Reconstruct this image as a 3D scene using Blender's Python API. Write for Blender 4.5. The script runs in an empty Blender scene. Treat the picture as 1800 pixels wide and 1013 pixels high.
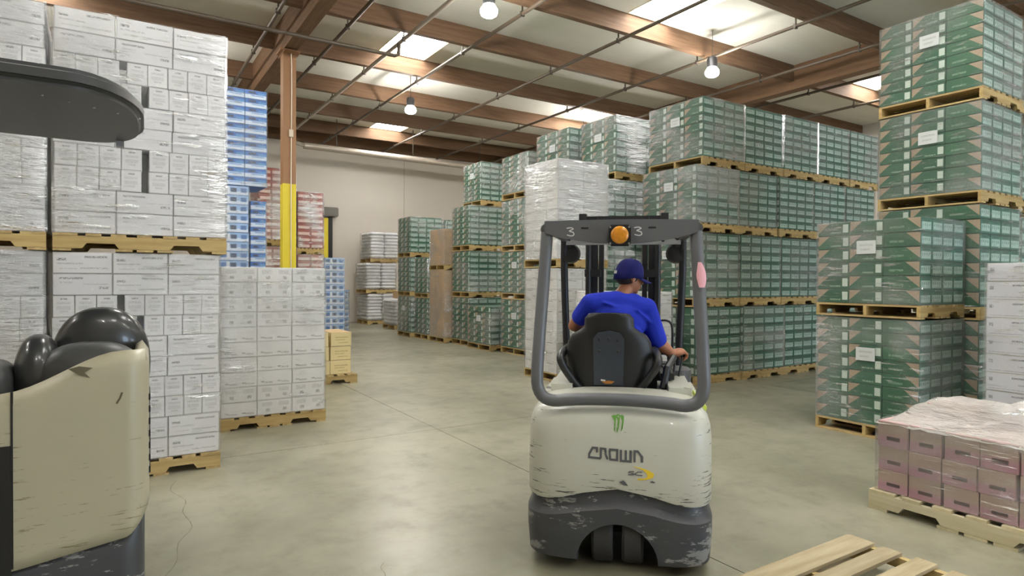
import bpy, bmesh, math, random
from mathutils import Vector, Matrix, Euler, noise

random.seed(7)
SC = bpy.context.scene
COL = SC.collection
PI = math.pi

# ---------------------------------------------------------------- camera
cam_d = bpy.data.cameras.new('camera')
cam = bpy.data.objects.new('camera', cam_d)
COL.objects.link(cam)
SC.camera = cam
cam_d.sensor_width = 36.0
cam_d.lens = 36.0 * 1100.0 / 1800.0
cam_d.clip_start = 0.05
cam_d.clip_end = 200
YAW, PITCH, ROLL = math.radians(32.4), math.radians(-0.73), math.radians(0.33)
fw = Vector((math.sin(YAW) * math.cos(PITCH), math.cos(YAW) * math.cos(PITCH), math.sin(PITCH)))
rt = Vector((math.cos(YAW), -math.sin(YAW), 0))
up = rt.cross(fw)
r2 = rt * math.cos(ROLL) + up * math.sin(ROLL)
u2 = -rt * math.sin(ROLL) + up * math.cos(ROLL)
M = Matrix((r2, u2, -fw)).transposed().to_4x4()
M.translation = Vector((0, 0, 1.65))
cam.matrix_world = M

# ---------------------------------------------------------------- world, exposure, light levels
world = bpy.data.worlds.new('world')
SC.world = world
world.use_nodes = True
wb = world.node_tree.nodes['Background']
wb.inputs[0].default_value = (0.62, 0.79, 1.0, 1)
wb.inputs[1].default_value = 9.0
SC.view_settings.view_transform = 'Standard'
SC.view_settings.look = 'None'
SC.view_settings.gamma = 1.0
SC.view_settings.use_curve_mapping = False
SC.view_settings.exposure = 0.55
SKYLIGHT_STRENGTH = 16.0
LAMP_STRENGTH = 205.0
SC.cycles.max_bounces = 9
SC.cycles.diffuse_bounces = 6
SC.cycles.glossy_bounces = 4
SC.cycles.transparent_max_bounces = 14
SC.cycles.caustics_reflective = False
SC.cycles.caustics_refractive = False


# ================================================================= helpers
def lin(r, g, b):
    def f(c):
        c /= 255.0
        return c / 12.92 if c <= 0.04045 else ((c + 0.055) / 1.055) ** 2.4
    return (f(r), f(g), f(b), 1.0)


class NT:
    """small node-graph writer"""

    def __init__(self, name):
        self.m = bpy.data.materials.new(name)
        self.m.use_nodes = True
        self.t = self.m.node_tree
        self.t.nodes.clear()
        self.out = self.t.nodes.new('ShaderNodeOutputMaterial')

    def n(self, kind, **kw):
        nd = self.t.nodes.new(kind)
        for k, v in kw.items():
            setattr(nd, k, v)
        return nd

    def put(self, sock, v):
        if isinstance(v, bpy.types.NodeSocket):
            self.t.links.new(v, sock)
        elif v is not None:
            if hasattr(sock.default_value, '__len__') and not hasattr(v, '__len__'):
                v = (v, v, v, 1)[:len(sock.default_value)]
            sock.default_value = v

    def math(self, op, a, b=None, c=None, clamp=False):
        nd = self.n('ShaderNodeMath', operation=op, use_clamp=clamp)
        self.put(nd.inputs[0], a)
        if b is not None:
            self.put(nd.inputs[1], b)
        if c is not None:
            self.put(nd.inputs[2], c)
        return nd.outputs[0]

    def mix(self, f, a, b):
        nd = self.n('ShaderNodeMix', data_type='RGBA')
        self.put(nd.inputs[0], f)
        self.put(nd.inputs[6], a)
        self.put(nd.inputs[7], b)
        return nd.outputs[2]

    def uv(self):
        if not hasattr(self, '_uv'):
            s = self.n('ShaderNodeSeparateXYZ')
            self.t.links.new(self.n('ShaderNodeTexCoord').outputs['UV'], s.inputs[0])
            self._uv = (s.outputs[0], s.outputs[1])
        return self._uv

    def coord(self, which='Object', scale=(1, 1, 1), rand=False):
        tc = self.n('ShaderNodeTexCoord')
        mp = self.n('ShaderNodeMapping')
        self.t.links.new(tc.outputs[which], mp.inputs[0])
        mp.inputs['Scale'].default_value = scale
        if rand:
            oi = self.n('ShaderNodeObjectInfo')
            cb = self.n('ShaderNodeCombineXYZ')
            for i in range(3):
                self.put(cb.inputs[i], self.math('MULTIPLY', oi.outputs['Random'], (37.0, 91.0, 53.0)[i]))
            self.t.links.new(cb.outputs[0], mp.inputs['Location'])
        return mp.outputs[0]

    def noise(self, vec, scale=5.0, detail=3.0, rough=0.5):
        nd = self.n('ShaderNodeTexNoise')
        if vec is not None:
            self.t.links.new(vec, nd.inputs['Vector'])
        nd.inputs['Scale'].default_value = scale
        nd.inputs['Detail'].default_value = detail
        nd.inputs['Roughness'].default_value = rough
        return nd.outputs[0]

    def step(self, v, lo, hi):
        nd = self.n('ShaderNodeMapRange', interpolation_type='SMOOTHSTEP')
        self.put(nd.inputs[0], v)
        nd.inputs[1].default_value = lo
        nd.inputs[2].default_value = hi
        return nd.outputs[0]

    def rect(self, u0, u1, v0, v1, soft=0.012):
        u, v = self.uv()
        a = self.math('MULTIPLY', self.step(u, u0 - soft, u0 + soft), self.step(u, u1 + soft, u1 - soft))
        b = self.math('MULTIPLY', self.step(v, v0 - soft, v0 + soft), self.step(v, v1 + soft, v1 - soft))
        return self.math('MULTIPLY', a, b)

    def rnd(self):
        return self.n('ShaderNodeObjectInfo').outputs['Random']

    def bump(self, h, strength=0.3, dist=0.01):
        nd = self.n('ShaderNodeBump')
        nd.inputs['Strength'].default_value = strength
        nd.inputs['Distance'].default_value = dist
        self.put(nd.inputs['Height'], h)
        return nd.outputs[0]

    def vary(self, col, amt=0.1):
        """object-to-object brightness"""
        hs = self.n('ShaderNodeHueSaturation')
        self.put(hs.inputs['Color'], col)
        self.put(hs.inputs['Value'], self.math('MULTIPLY_ADD', self.rnd(), amt, 1.0 - amt * 0.5))
        return hs.outputs[0]

    def bsdf(self, col, rough=0.6, metal=0.0, normal=None, spec=0.5, coat=0.0):
        p = self.n('ShaderNodeBsdfPrincipled')
        self.put(p.inputs['Base Color'], col)
        self.put(p.inputs['Roughness'], rough)
        self.put(p.inputs['Metallic'], metal)
        self.put(p.inputs['Specular IOR Level'], spec)
        self.put(p.inputs['Coat Weight'], coat)
        if normal is not None:
            self.t.links.new(normal, p.inputs['Normal'])
        self.t.links.new(p.outputs[0], self.out.inputs[0])
        return self.m


def plain(name, rgb, rough=0.6, metal=0.0, var=0.12, scale=6.0, bump=0.0, spec=0.5, coat=0.0):
    t = NT(name)
    c = lin(*rgb)
    nz = t.noise(t.coord('Object', rand=True), scale, 4)
    dark = tuple(x * (1 - var) for x in c[:3]) + (1,)
    lite = tuple(min(1, x * (1 + var)) for x in c[:3]) + (1,)
    col = t.mix(nz, dark, lite)
    nrm = t.bump(nz, bump, 0.01) if bump else None
    return t.bsdf(col, rough, metal, nrm, spec, coat)


def emit(name, rgb, strength):
    t = NT(name)
    e = t.n('ShaderNodeEmission')
    e.inputs[0].default_value = lin(*rgb)
    e.inputs[1].default_value = strength
    t.t.links.new(e.outputs[0], t.out.inputs[0])
    return t.m


class MB:
    """collects geometry for one mesh"""

    def __init__(self):
        self.v, self.f, self.mi, self.uvs = [], [], [], {}

    def quad(self, pts, mi=0, uv=None):
        b = len(self.v)
        self.v += [tuple(p) for p in pts]
        self.f.append(tuple(range(b, b + len(pts))))
        self.mi.append(mi)
        if uv:
            self.uvs[len(self.f) - 1] = uv

    def box(self, x0, x1, y0, y1, z0, z1, mi=0, c=0.0):
        if c <= 0:
            b = len(self.v)
            self.v += [(x, y, z) for z in (z0, z1) for y in (y0, y1) for x in (x0, x1)]
            for q in ((0, 2, 3, 1), (4, 5, 7, 6), (0, 1, 5, 4), (2, 6, 7, 3), (0, 4, 6, 2), (1, 3, 7, 5)):
                self.f.append(tuple(b + i for i in q))
                self.mi.append(mi)
            return
        bm = bmesh.new()
        bmesh.ops.create_cube(bm, size=1)
        for v in bm.verts:
            v.co = Vector(((x0 + x1) / 2 + v.co.x * (x1 - x0), (y0 + y1) / 2 + v.co.y * (y1 - y0), (z0 + z1) / 2 + v.co.z * (z1 - z0)))
        bmesh.ops.bevel(bm, geom=bm.edges[:], offset=c, segments=2, affect='EDGES')
        self.add_bm(bm, mi)

    def add_bm(self, bm, mi=0):
        b = len(self.v)
        bm.verts.index_update()
        self.v += [tuple(v.co) for v in bm.verts]
        for f in bm.faces:
            self.f.append(tuple(b + v.index for v in f.verts))
            self.mi.append(mi)
        bm.free()

    def tube(self, pts, r, n=8, mi=0, caps=True, closed=False):
        pts = [Vector(p) for p in pts]
        k = len(pts)
        rad = r if hasattr(r, '__len__') else [r] * k
        prev = None
        b = len(self.v)
        for i in range(k):
            if closed:
                t = (pts[(i + 1) % k] - pts[i - 1])
            else:
                t = pts[min(i + 1, k - 1)] - pts[max(i - 1, 0)]
            t.normalize()
            if prev is None:
                a = Vector((0, 0, 1)) if abs(t.z) < 0.9 else Vector((1, 0, 0))
                u = t.cross(a).normalized()
            else:
                u = (prev - t * prev.dot(t)).normalized()
            prev = u
            w = t.cross(u)
            for j in range(n):
                an = 2 * PI * j / n
                self.v.append(tuple(pts[i] + (u * math.cos(an) + w * math.sin(an)) * rad[i]))
        for i in range(k if closed else k - 1):
            for j in range(n):
                i2 = (i + 1) % k
                self.f.append((b + i * n + j, b + i * n + (j + 1) % n, b + i2 * n + (j + 1) % n, b + i2 * n + j))
                self.mi.append(mi)
        if caps and not closed:
            self.f.append(tuple(b + j for j in reversed(range(n))))
            self.mi.append(mi)
            self.f.append(tuple(b + (k - 1) * n + j for j in range(n)))
            self.mi.append(mi)

    def lathe(self, prof, n=20, axis='z', center=(0, 0, 0), mi=0):
        """prof: (radius, height) pairs"""
        b = len(self.v)
        k = len(prof)
        for r, h in prof:
            for j in range(n):
                a = 2 * PI * j / n
                p = (r * math.cos(a), r * math.sin(a), h)
                if axis == 'x':
                    p = (p[2], p[0], p[1])
                elif axis == 'y':
                    p = (p[1], p[2], p[0])
                self.v.append((p[0] + center[0], p[1] + center[1], p[2] + center[2]))
        for i in range(k - 1):
            for j in range(n):
                self.f.append((b + i * n + j, b + i * n + (j + 1) % n, b + (i + 1) * n + (j + 1) % n, b + (i + 1) * n + j))
                self.mi.append(mi)
        self.f.append(tuple(b + j for j in reversed(range(n))))
        self.mi.append(mi)
        self.f.append(tuple(b + (k - 1) * n + j for j in range(n)))
        self.mi.append(mi)

    def prism(self, poly, a0, a1, axis='y', mi=0):
        """poly in the plane across axis (for y: x,z; for x: y,z; for z: x,y)"""
        b = len(self.v)
        n = len(poly)
        for a in (a0, a1):
            for p in poly:
                self.v.append({'y': (p[0], a, p[1]), 'x': (a, p[0], p[1]), 'z': (p[0], p[1], a)}[axis])
        for j in range(n):
            self.f.append((b + j, b + (j + 1) % n, b + n + (j + 1) % n, b + n + j))
            self.mi.append(mi)
        self.f.append(tuple(b + j for j in reversed(range(n))))
        self.mi.append(mi)
        self.f.append(tuple(b + n + j for j in range(n)))
        self.mi.append(mi)

    def mesh(self, name, mats, smooth=False):
        me = bpy.data.meshes.new(name)
        me.from_pydata(self.v, [], self.f)
        for m in (mats if isinstance(mats, (list, tuple)) else [mats]):
            me.materials.append(m)
        me.polygons.foreach_set('material_index', self.mi)
        if self.uvs:
            ul = me.uv_layers.new(name='uv')
            for fi, uv in self.uvs.items():
                for li, c in zip(me.polygons[fi].loop_indices, uv):
                    ul.data[li].uv = c
        bm = bmesh.new()
        bm.from_mesh(me)
        bmesh.ops.recalc_face_normals(bm, faces=bm.faces[:])
        bm.to_mesh(me)
        bm.free()
        if smooth:
            me.shade_smooth()
        me.update()
        return me

    def build(self, name, mats, parent=None, smooth=False, angle=None):
        me = self.mesh(name, mats, smooth or angle is not None)
        if angle is not None:
            me.set_sharp_from_angle(angle=math.radians(angle))
        return link(name, me, parent)


def link(name, me, parent=None):
    o = bpy.data.objects.new(name, me)
    COL.objects.link(o)
    o.parent = parent
    return o


def tag(o, label=None, cat=None, group=None, kind=None):
    for k, v in (('label', label), ('category', cat), ('group', group), ('kind', kind)):
        if v:
            o[k] = v
    return o


def thing(name, label, cat, loc=(0, 0, 0), rz=0.0, group=None):
    o = bpy.data.objects.new(name, None)
    o.empty_display_size = 0.1
    COL.objects.link(o)
    o.location = loc
    o.rotation_euler = (0, 0, rz)
    return tag(o, label, cat, group)


def bake(o):
    """turn modifiers into plain mesh"""
    dg = bpy.context.evaluated_depsgraph_get()
    me = bpy.data.meshes.new_from_object(o.evaluated_get(dg))
    o.modifiers.clear()
    old = o.data
    o.data = me
    return o


def bez(p0, p1, p2, p3, n=10):
    out = []
    for i in range(n + 1):
        t = i / n
        out.append(tuple((1 - t) ** 3 * a + 3 * (1 - t) ** 2 * t * b + 3 * (1 - t) * t * t * c + t ** 3 * d for a, b, c, d in zip(p0, p1, p2, p3)))
    return out


def smooth_path(pts, n=6):
    """Catmull-Rom through the points"""
    P = [Vector(p) for p in pts]
    out = []
    for i in range(len(P) - 1):
        a, b, c, d = P[max(i - 1, 0)], P[i], P[i + 1], P[min(i + 2, len(P) - 1)]
        for k in range(n):
            t = k / n
            out.append(0.5 * ((2 * b) + (c - a) * t + (2 * a - 5 * b + 4 * c - d) * t * t + (3 * b - a - 3 * c + d) * t ** 3))
    out.append(P[-1])
    return out


# ================================================================= materials
def wood_mat(name, rgb, rgb2, along='x', rough=0.75):
    t = NT(name)
    sc = {'x': (0.6, 9, 9), 'y': (9, 0.6, 9), 'z': (9, 9, 0.6)}[along]
    nz = t.noise(t.coord('Object', sc, rand=True), 2.2, 5, 0.6)
    fine = t.noise(t.coord('Object', tuple(5 * s for s in sc), rand=True), 3.0, 3)
    col = t.mix(t.step(nz, 0.3, 0.7), lin(*rgb), lin(*rgb2))
    col = t.mix(t.math('MULTIPLY', fine, 0.35), col, tuple(x * 0.55 for x in lin(*rgb)[:3]) + (1,))
    return t.bsdf(t.vary(col, 0.3), rough, normal=t.bump(fine, 0.25, 0.004), spec=0.3)


m_palx = wood_mat('pallet_wood_x', (196, 172, 118), (168, 141, 92), 'x')
m_paly = wood_mat('pallet_wood_y', (196, 174, 124), (164, 138, 94), 'y')
m_palgrey = wood_mat('weathered_pallet_wood', (184, 171, 142), (154, 140, 110), 'y')
m_palwhite = wood_mat('white_pallet_wood', (222, 214, 184), (200, 190, 154), 'x')
m_beam_x = wood_mat('glulam_x', (120, 93, 71), (99, 74, 55), 'x', 0.7)
m_beam_y = wood_mat('glulam_y', (126, 97, 73), (104, 78, 57), 'y', 0.7)


def green_side():
    t = NT('green_carton_tan_corner_print')
    u, v = t.uv()
    col = t.vary(lin(52, 98, 74), 0.2)
    tri = t.math('ADD', t.math('DIVIDE', u, 0.36), t.math('DIVIDE', t.math('SUBTRACT', 1.0, v), 0.78))
    trim = t.step(tri, 1.02, 0.98)
    kraft = t.mix(t.noise(t.coord('UV', (3, 3, 3), rand=True), 4, 3), lin(176, 158, 132), lin(156, 138, 114))
    col = t.mix(trim, col, kraft)
    scr = t.math('MULTIPLY', t.rect(0.4, 0.74, 0.17, 0.3), t.step(t.noise(t.coord('UV', (16, 5, 1), rand=True), 2.2, 2), 0.36, 0.5))
    col = t.mix(t.math('MULTIPLY', scr, 0.6), col, lin(160, 190, 168))
    col = t.mix(t.rect(0.8, 0.97, 0.22, 0.86), col, lin(196, 214, 202))
    col = t.mix(t.math('MULTIPLY', t.rect(0.0, 1.0, 0.0, 0.035), 0.5), col, lin(24, 44, 34))
    return t.bsdf(col, 0.5)


def green_side2():
    t = NT('green_carton_tan_corner_print_plain')
    u, v = t.uv()
    col = t.vary(lin(52, 100, 72), 0.2)
    tri = t.math('ADD', t.math('DIVIDE', t.math('SUBTRACT', 1.0, u), 0.38), t.math('DIVIDE', t.math('SUBTRACT', 1.0, v), 0.8))
    col = t.mix(t.step(tri, 1.02, 0.98), col, lin(168, 150, 126))
    scr = t.math('MULTIPLY', t.rect(0.16, 0.56, 0.3, 0.46), t.step(t.noise(t.coord('UV', (16, 5, 1), rand=True), 2.2, 2), 0.36, 0.5))
    col = t.mix(t.math('MULTIPLY', scr, 0.5), col, lin(150, 184, 160))
    col = t.mix(t.math('MULTIPLY', t.rect(0.0, 1.0, 0.0, 0.035), 0.5), col, lin(24, 44, 34))
    return t.bsdf(col, 0.5)


def green_front():
    t = NT('green_carton_can_print')
    col = t.vary(lin(58, 112, 92), 0.2)
    win = t.rect(0.07, 0.93, 0.16, 0.7, 0.02)
    nz = t.noise(t.coord('UV', (3, 1.5, 1), rand=True), 2.4, 2)
    col = t.mix(win, col, t.mix(nz, lin(118, 160, 146), lin(192, 212, 202)))
    for k in range(4):
        a = 0.13 + k * 0.2
        col = t.mix(t.math('MULTIPLY', t.rect(a, a + 0.1, 0.4, 0.6, 0.03), 0.6), col, lin(62, 112, 92))
    col = t.mix(t.rect(0.22, 0.78, 0.79, 0.85, 0.02), col, lin(34, 66, 54))
    col = t.mix(t.math('MULTIPLY', t.rect(0.0, 1.0, 0.9, 1.0), 0.7), col, lin(34, 70, 56))
    col = t.mix(t.math('MULTIPLY', t.rect(0.0, 1.0, 0.0, 0.06), 0.7), col, lin(30, 62, 50))
    return t.bsdf(col, 0.45)


m_green_a, m_green_a2, m_green_b = green_side(), green_side2(), green_front()
m_kraft = plain('kraft_board', (188, 160, 118), 0.75, var=0.1)
m_green_top = plain('green_carton_board', (60, 92, 74), 0.6)


def smudges(name, base, ink, rects, var=0.08, rough=0.55, fac=0.75, seam=True):
    """white carton printed with small lines of type"""
    t = NT(name)
    col = t.vary(lin(*base), var)
    nz = t.noise(t.coord('UV', (30, 9, 1), rand=True), 2.0, 2)
    txt = t.step(nz, 0.4, 0.52)
    for (u0, u1, v0, v1, f) in rects:
        col = t.mix(t.math('MULTIPLY', t.math('MULTIPLY', t.rect(u0, u1, v0, v1), txt), f * fac), col, lin(*ink))
    if seam:
        col = t.mix(t.math('MULTIPLY', t.math('SUBTRACT', 1.0, t.rect(0.006, 0.994, 0.02, 0.985, 0.006)), 0.5), col, lin(140, 140, 140))
    return t.bsdf(col, rough)


INK = (92, 94, 98)
m_w_long = smudges('white_carton_long_print', (226, 226, 227), INK,
                   [(0.06, 0.22, 0.6, 0.72, 1), (0.06, 0.5, 0.42, 0.5, 0.45), (0.52, 0.92, 0.74, 0.84, 0.9), (0.45, 0.95, 0.2, 0.28, 0.5), (0.1, 0.4, 0.18, 0.24, 0.35)])
m_w_long2 = smudges('white_carton_long_print_turned', (222, 222, 224), INK,
                    [(0.78, 0.95, 0.28, 0.4, 1), (0.1, 0.5, 0.76, 0.86, 0.85), (0.1, 0.34, 0.56, 0.64, 0.4), (0.5, 0.95, 0.48, 0.54, 0.4)])
m_w_end = smudges('white_carton_end_print', (224, 224, 225), INK,
                  [(0.34, 0.68, 0.82, 0.9, 1), (0.16, 0.84, 0.6, 0.72, 0.35), (0.16, 0.84, 0.34, 0.52, 0.35), (0.3, 0.7, 0.2, 0.3, 0.4)])
m_w_side = plain('white_board', (214, 214, 214), 0.6, var=0.05)
m_b_front = smudges('white_carton_code_print', (226, 226, 225), (104, 104, 106),
                    [(0.12, 0.42, 0.56, 0.86, 0.4), (0.24, 0.36, 0.2, 0.42, 0.9), (0.62, 0.92, 0.56, 0.86, 0.4), (0.74, 0.86, 0.2, 0.42, 0.9)])
m_b_front2 = smudges('white_carton_line_print', (228, 228, 228), (90, 90, 94),
                     [(0.1, 0.2, 0.2, 0.3, 1), (0.2, 0.44, 0.13, 0.25, 0.7), (0.58, 0.68, 0.2, 0.3, 1), (0.68, 0.92, 0.13, 0.25, 0.7)])
m_m_front = smudges('white_carton_strap_print', (214, 216, 224), (70, 72, 86),
                    [(0.05, 0.13, 0.55, 0.75, 0.9), (0.5, 0.98, 0.74, 0.84, 1), (0.05, 0.9, 0.1, 0.15, 0.6), (0.62, 0.9, 0.36, 0.46, 0.5)])
m_j_front = smudges('white_carton_bar_print', (222, 222, 220), (96, 94, 96),
                    [(0.05, 0.6, 0.84, 0.93, 1), (0.1, 0.4, 0.6, 0.66, 0.4), (0.5, 0.9, 0.3, 0.36, 0.35)])
m_kraft_print = smudges('kraft_carton_print', (206, 190, 142), (110, 88, 50),
                        [(0.2, 0.85, 0.6, 0.68, 0.8), (0.2, 0.7, 0.42, 0.5, 0.7), (0.35, 0.85, 0.2, 0.28, 0.6)], 0.12, 0.75)
m_brown = plain('brown_carton_board', (190, 160, 124), 0.7, var=0.08)


def pink_print():
    t = NT('pink_carton_print')
    u, v = t.uv()
    col = t.mix(t.step(v, 0.25, 0.6), lin(186, 142, 158), lin(184, 160, 148))
    col = t.vary(col, 0.1)
    col = t.mix(t.rect(0.3, 0.76, 0.26, 0.42, 0.02), col, lin(92, 72, 76))
    return t.bsdf(col, 0.5)


def blue_print():
    t = NT('blue_carton_print')
    u, v = t.uv()
    col = t.mix(t.step(v, 0.42, 0.56), lin(206, 220, 236), t.vary(lin(66, 112, 184), 0.3))
    col = t.mix(t.math('MULTIPLY', t.rect(0.62, 0.98, 0.5, 0.78), 0.6), col, lin(98, 160, 210))
    col = t.mix(t.rect(0.16, 0.5, 0.62, 0.9, 0.06), col, lin(64, 74, 96))
    col = t.mix(t.rect(0.3, 0.9, 0.3, 0.42, 0.05), col, lin(120, 160, 210))
    return t.bsdf(col, 0.45)


def bluecan_print():
    t = NT('pale_blue_carton_print')
    col = t.vary(lin(150, 182, 222), 0.15)
    col = t.mix(t.rect(0.0, 1.0, 0.0, 0.4, 0.04), col, lin(208, 220, 236))
    for a in (0.06, 0.4, 0.74):
        col = t.mix(t.rect(a, a + 0.2, 0.3, 0.78, 0.03), col, lin(70, 84, 112) if a == 0.4 else lin(88, 122, 178))
    col = t.mix(t.rect(0.28, 0.37, 0.15, 0.9, 0.02), col, lin(226, 232, 240))
    return t.bsdf(col, 0.45)


def red_glare_print():
    t = NT('red_carton_glare_print')
    col = t.vary(lin(158, 70, 54), 0.25)
    col = t.mix(t.rect(0.06, 0.94, 0.08, 0.55, 0.05), col, t.mix(t.noise(t.coord('UV', (4, 2, 1), rand=True), 3, 2), lin(214, 160, 142), lin(232, 214, 204)))  # pale noisy band paints the film's white glare into the carton colour
    return t.bsdf(col, 0.4)


m_pink, m_blue, m_bluecan, m_red = pink_print(), blue_print(), bluecan_print(), red_glare_print()
m_red_side = plain('shaded_red_board', (112, 48, 38), 0.55)  # darker red: shading of the side face put into the board colour
m_pink_side = plain('pink_board', (188, 158, 156), 0.6)
m_blue_side = plain('blue_board', (96, 128, 176), 0.55)
m_sheet = smudges('paper_sheet_print', (196, 202, 202), (120, 124, 124), [(0.15, 0.85, 0.6, 0.75, 0.6), (0.2, 0.7, 0.25, 0.4, 0.6)], seam=False)


def film_mat(name, haze=0.05, gloss=0.16, tint=(235, 240, 242), floor_haze=0.0):
    t = NT(name)
    co = t.coord('Object', (1.2, 1.2, 7.0), rand=True)
    n1 = t.noise(co, 2.6, 6, 0.62)
    n2 = t.noise(t.coord('Object', (3, 3, 20), rand=True), 3.0, 3, 0.6)
    h = t.math('ADD', n1, t.math('MULTIPLY', n2, 0.35))
    nrm = t.bump(h, 1.0, 0.11)
    gl = t.n('ShaderNodeBsdfGlossy')
    gl.inputs['Roughness'].default_value = 0.09
    gl.inputs['Color'].default_value = (0.95, 0.97, 1, 1)
    t.t.links.new(nrm, gl.inputs['Normal'])
    df = t.n('ShaderNodeBsdfDiffuse')
    df.inputs['Color'].default_value = lin(*tint)
    t.t.links.new(nrm, df.inputs['Normal'])
    tr = t.n('ShaderNodeBsdfTransparent')
    patch = t.step(t.noise(t.coord('Object', (1, 1, 1.4), rand=True), 1.6, 3), 0.35, 0.7)
    lw = t.n('ShaderNodeLayerWeight')
    lw.inputs[0].default_value = 0.25
    fac = t.math('ADD', t.math('MULTIPLY', patch, gloss), t.math('MULTIPLY', lw.outputs['Fresnel'], 0.3), clamp=True)
    glint_thread = t.math('MULTIPLY', t.step(t.noise(t.coord('Object', (1.5, 1.5, 16), rand=True), 2.4, 4, 0.6), 0.57, 0.66), t.step(t.noise(t.coord('Object', (1, 1, 1), rand=True), 2.6, 2), 0.42, 0.58))
    fac = t.math('ADD', fac, t.math('MULTIPLY', glint_thread, 0.3 + gloss), clamp=True)
    m1 = t.n('ShaderNodeMixShader')
    t.put(m1.inputs[0], t.math('ADD', t.math('MULTIPLY', glint_thread, 0.18 + haze), t.math('MULTIPLY_ADD', patch, haze * 1.4, haze * 0.3 + floor_haze), clamp=True))  # bunched film strands also get diffuse white, painting in their bright glints
    t.t.links.new(tr.outputs[0], m1.inputs[1])
    t.t.links.new(df.outputs[0], m1.inputs[2])
    m2 = t.n('ShaderNodeMixShader')
    t.put(m2.inputs[0], fac)
    t.t.links.new(m1.outputs[0], m2.inputs[1])
    t.t.links.new(gl.outputs[0], m2.inputs[2])
    t.t.links.new(m2.outputs[0], t.out.inputs[0])
    return t.m


m_film = film_mat('stretch_film', 0.12, 0.24)
m_film_heavy = film_mat('stretch_film_layered', 0.24, 0.36)
m_film_light = film_mat('stretch_film_thin', 0.06, 0.12)
m_film_milky = film_mat('stretch_film_bunched', 0.25, 0.35, (224, 220, 214), 0.5)


def floor_mat():
    t = NT('sealed_concrete')
    co = t.coord('Object')
    a = t.noise(co, 0.55, 6, 0.62)
    b = t.noise(co, 3.2, 5, 0.65)
    c = t.noise(t.coord('Object', (1, 0.25, 1)), 2.0, 5, 0.7)
    col = t.mix(t.step(a, 0.3, 0.72), lin(126, 124, 106), lin(160, 157, 138))
    col = t.mix(t.math('MULTIPLY', t.step(b, 0.45, 0.75), 0.45), col, lin(108, 105, 84))
    col = t.mix(t.math('MULTIPLY', t.step(c, 0.56, 0.72), 0.3), col, lin(92, 90, 76))
    spk = t.step(t.noise(co, 38, 2), 0.72, 0.76)
    col = t.mix(t.math('MULTIPLY', spk, 0.4), col, lin(84, 80, 66))
    r = t.math('MULTIPLY_ADD', b, 0.28, 0.2)
    return t.bsdf(col, r, normal=t.bump(b, 0.06, 0.01), spec=0.5)


m_floor = floor_mat()
m_joint = plain('joint_filler', (84, 82, 72), 0.8)
m_crack = plain('crack_dirt', (118, 115, 98), 0.9)


def ceiling_mat():
    t = NT('white_roof_insulation')
    n = t.noise(t.coord('Object', (0.4, 1.2, 1)), 1.5, 5)
    col = t.mix(n, lin(206, 202, 192), lin(226, 223, 214))
    return t.bsdf(col, 0.75, normal=t.bump(n, 0.35, 0.04))


m_ceil = ceiling_mat()
m_wall = plain('painted_tilt_up_wall', (208, 201, 192), 0.75, var=0.04, scale=0.6, bump=0.05)
m_wall_joint = plain('wall_joint_sealant', (176, 168, 152), 0.8)
m_pipe = plain('sprinkler_pipe_steel', (92, 80, 68), 0.5, 0.2)
m_pipe_light = plain('galvanised_pipe', (178, 168, 156), 0.4, 0.4)
m_bracket = plain('hanger_steel', (80, 74, 66), 0.5, 0.5)
m_conduit = plain('white_conduit', (214, 200, 180), 0.5)
m_yellow = plain('safety_yellow_paint', (226, 206, 48), 0.5, var=0.06)
m_colpaint = plain('brown_column_paint', (152, 112, 76), 0.55, var=0.06)
m_dark = plain('black_plastic', (21, 22, 24), 0.42, var=0.15)
m_rubber = plain('black_rubber', (38, 38, 39), 0.7, var=0.2)
m_skylight = emit('skylight_dome', (255, 253, 247), SKYLIGHT_STRENGTH)
m_lamp = emit('lamp_lens', (255, 252, 244), LAMP_STRENGTH)
m_lamphouse = plain('lamp_housing', (70, 70, 72), 0.4, 0.5)
m_skyframe = plain('skylight_curb_paint', (214, 196, 156), 0.6)

# ================================================================= the setting
XL, XR, YB, YF, HC = -9.0, 22.0, -9.0, 23.8, 7.1
HB = 6.7
SKYL = [(5.9, 12.08, 14.37), (9.4, 7.3, 9.55), (8.3, 19.5, 21.75), (17.65, 7.3, 9.55), (-1.4, 12.08, 14.37),
        (2.2, 4.9, 7.1), (4.4, 0.1, 2.3), (2.2, -4.7, -2.5), (17.65, 0.1, 2.3), (13.2, 14.6, 16.8), (-5.5, 4.9, 7.1), (9.4, -7.1, -5.0), (17.65, 17.1, 19.3)]
LAMPS = [(5.34, 9.19), (6.69, 15.66), (10.96, 9.21), (5.34, 2.9), (-0.3, 9.19), (-0.3, 2.9), (0.6, 15.66), (12.6, 15.66),
         (18.3, 5.0), (14.0, -1.0), (5.34, -3.6), (10.96, -3.6), (-0.3, -3.6), (-5.6, 2.9)]

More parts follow.
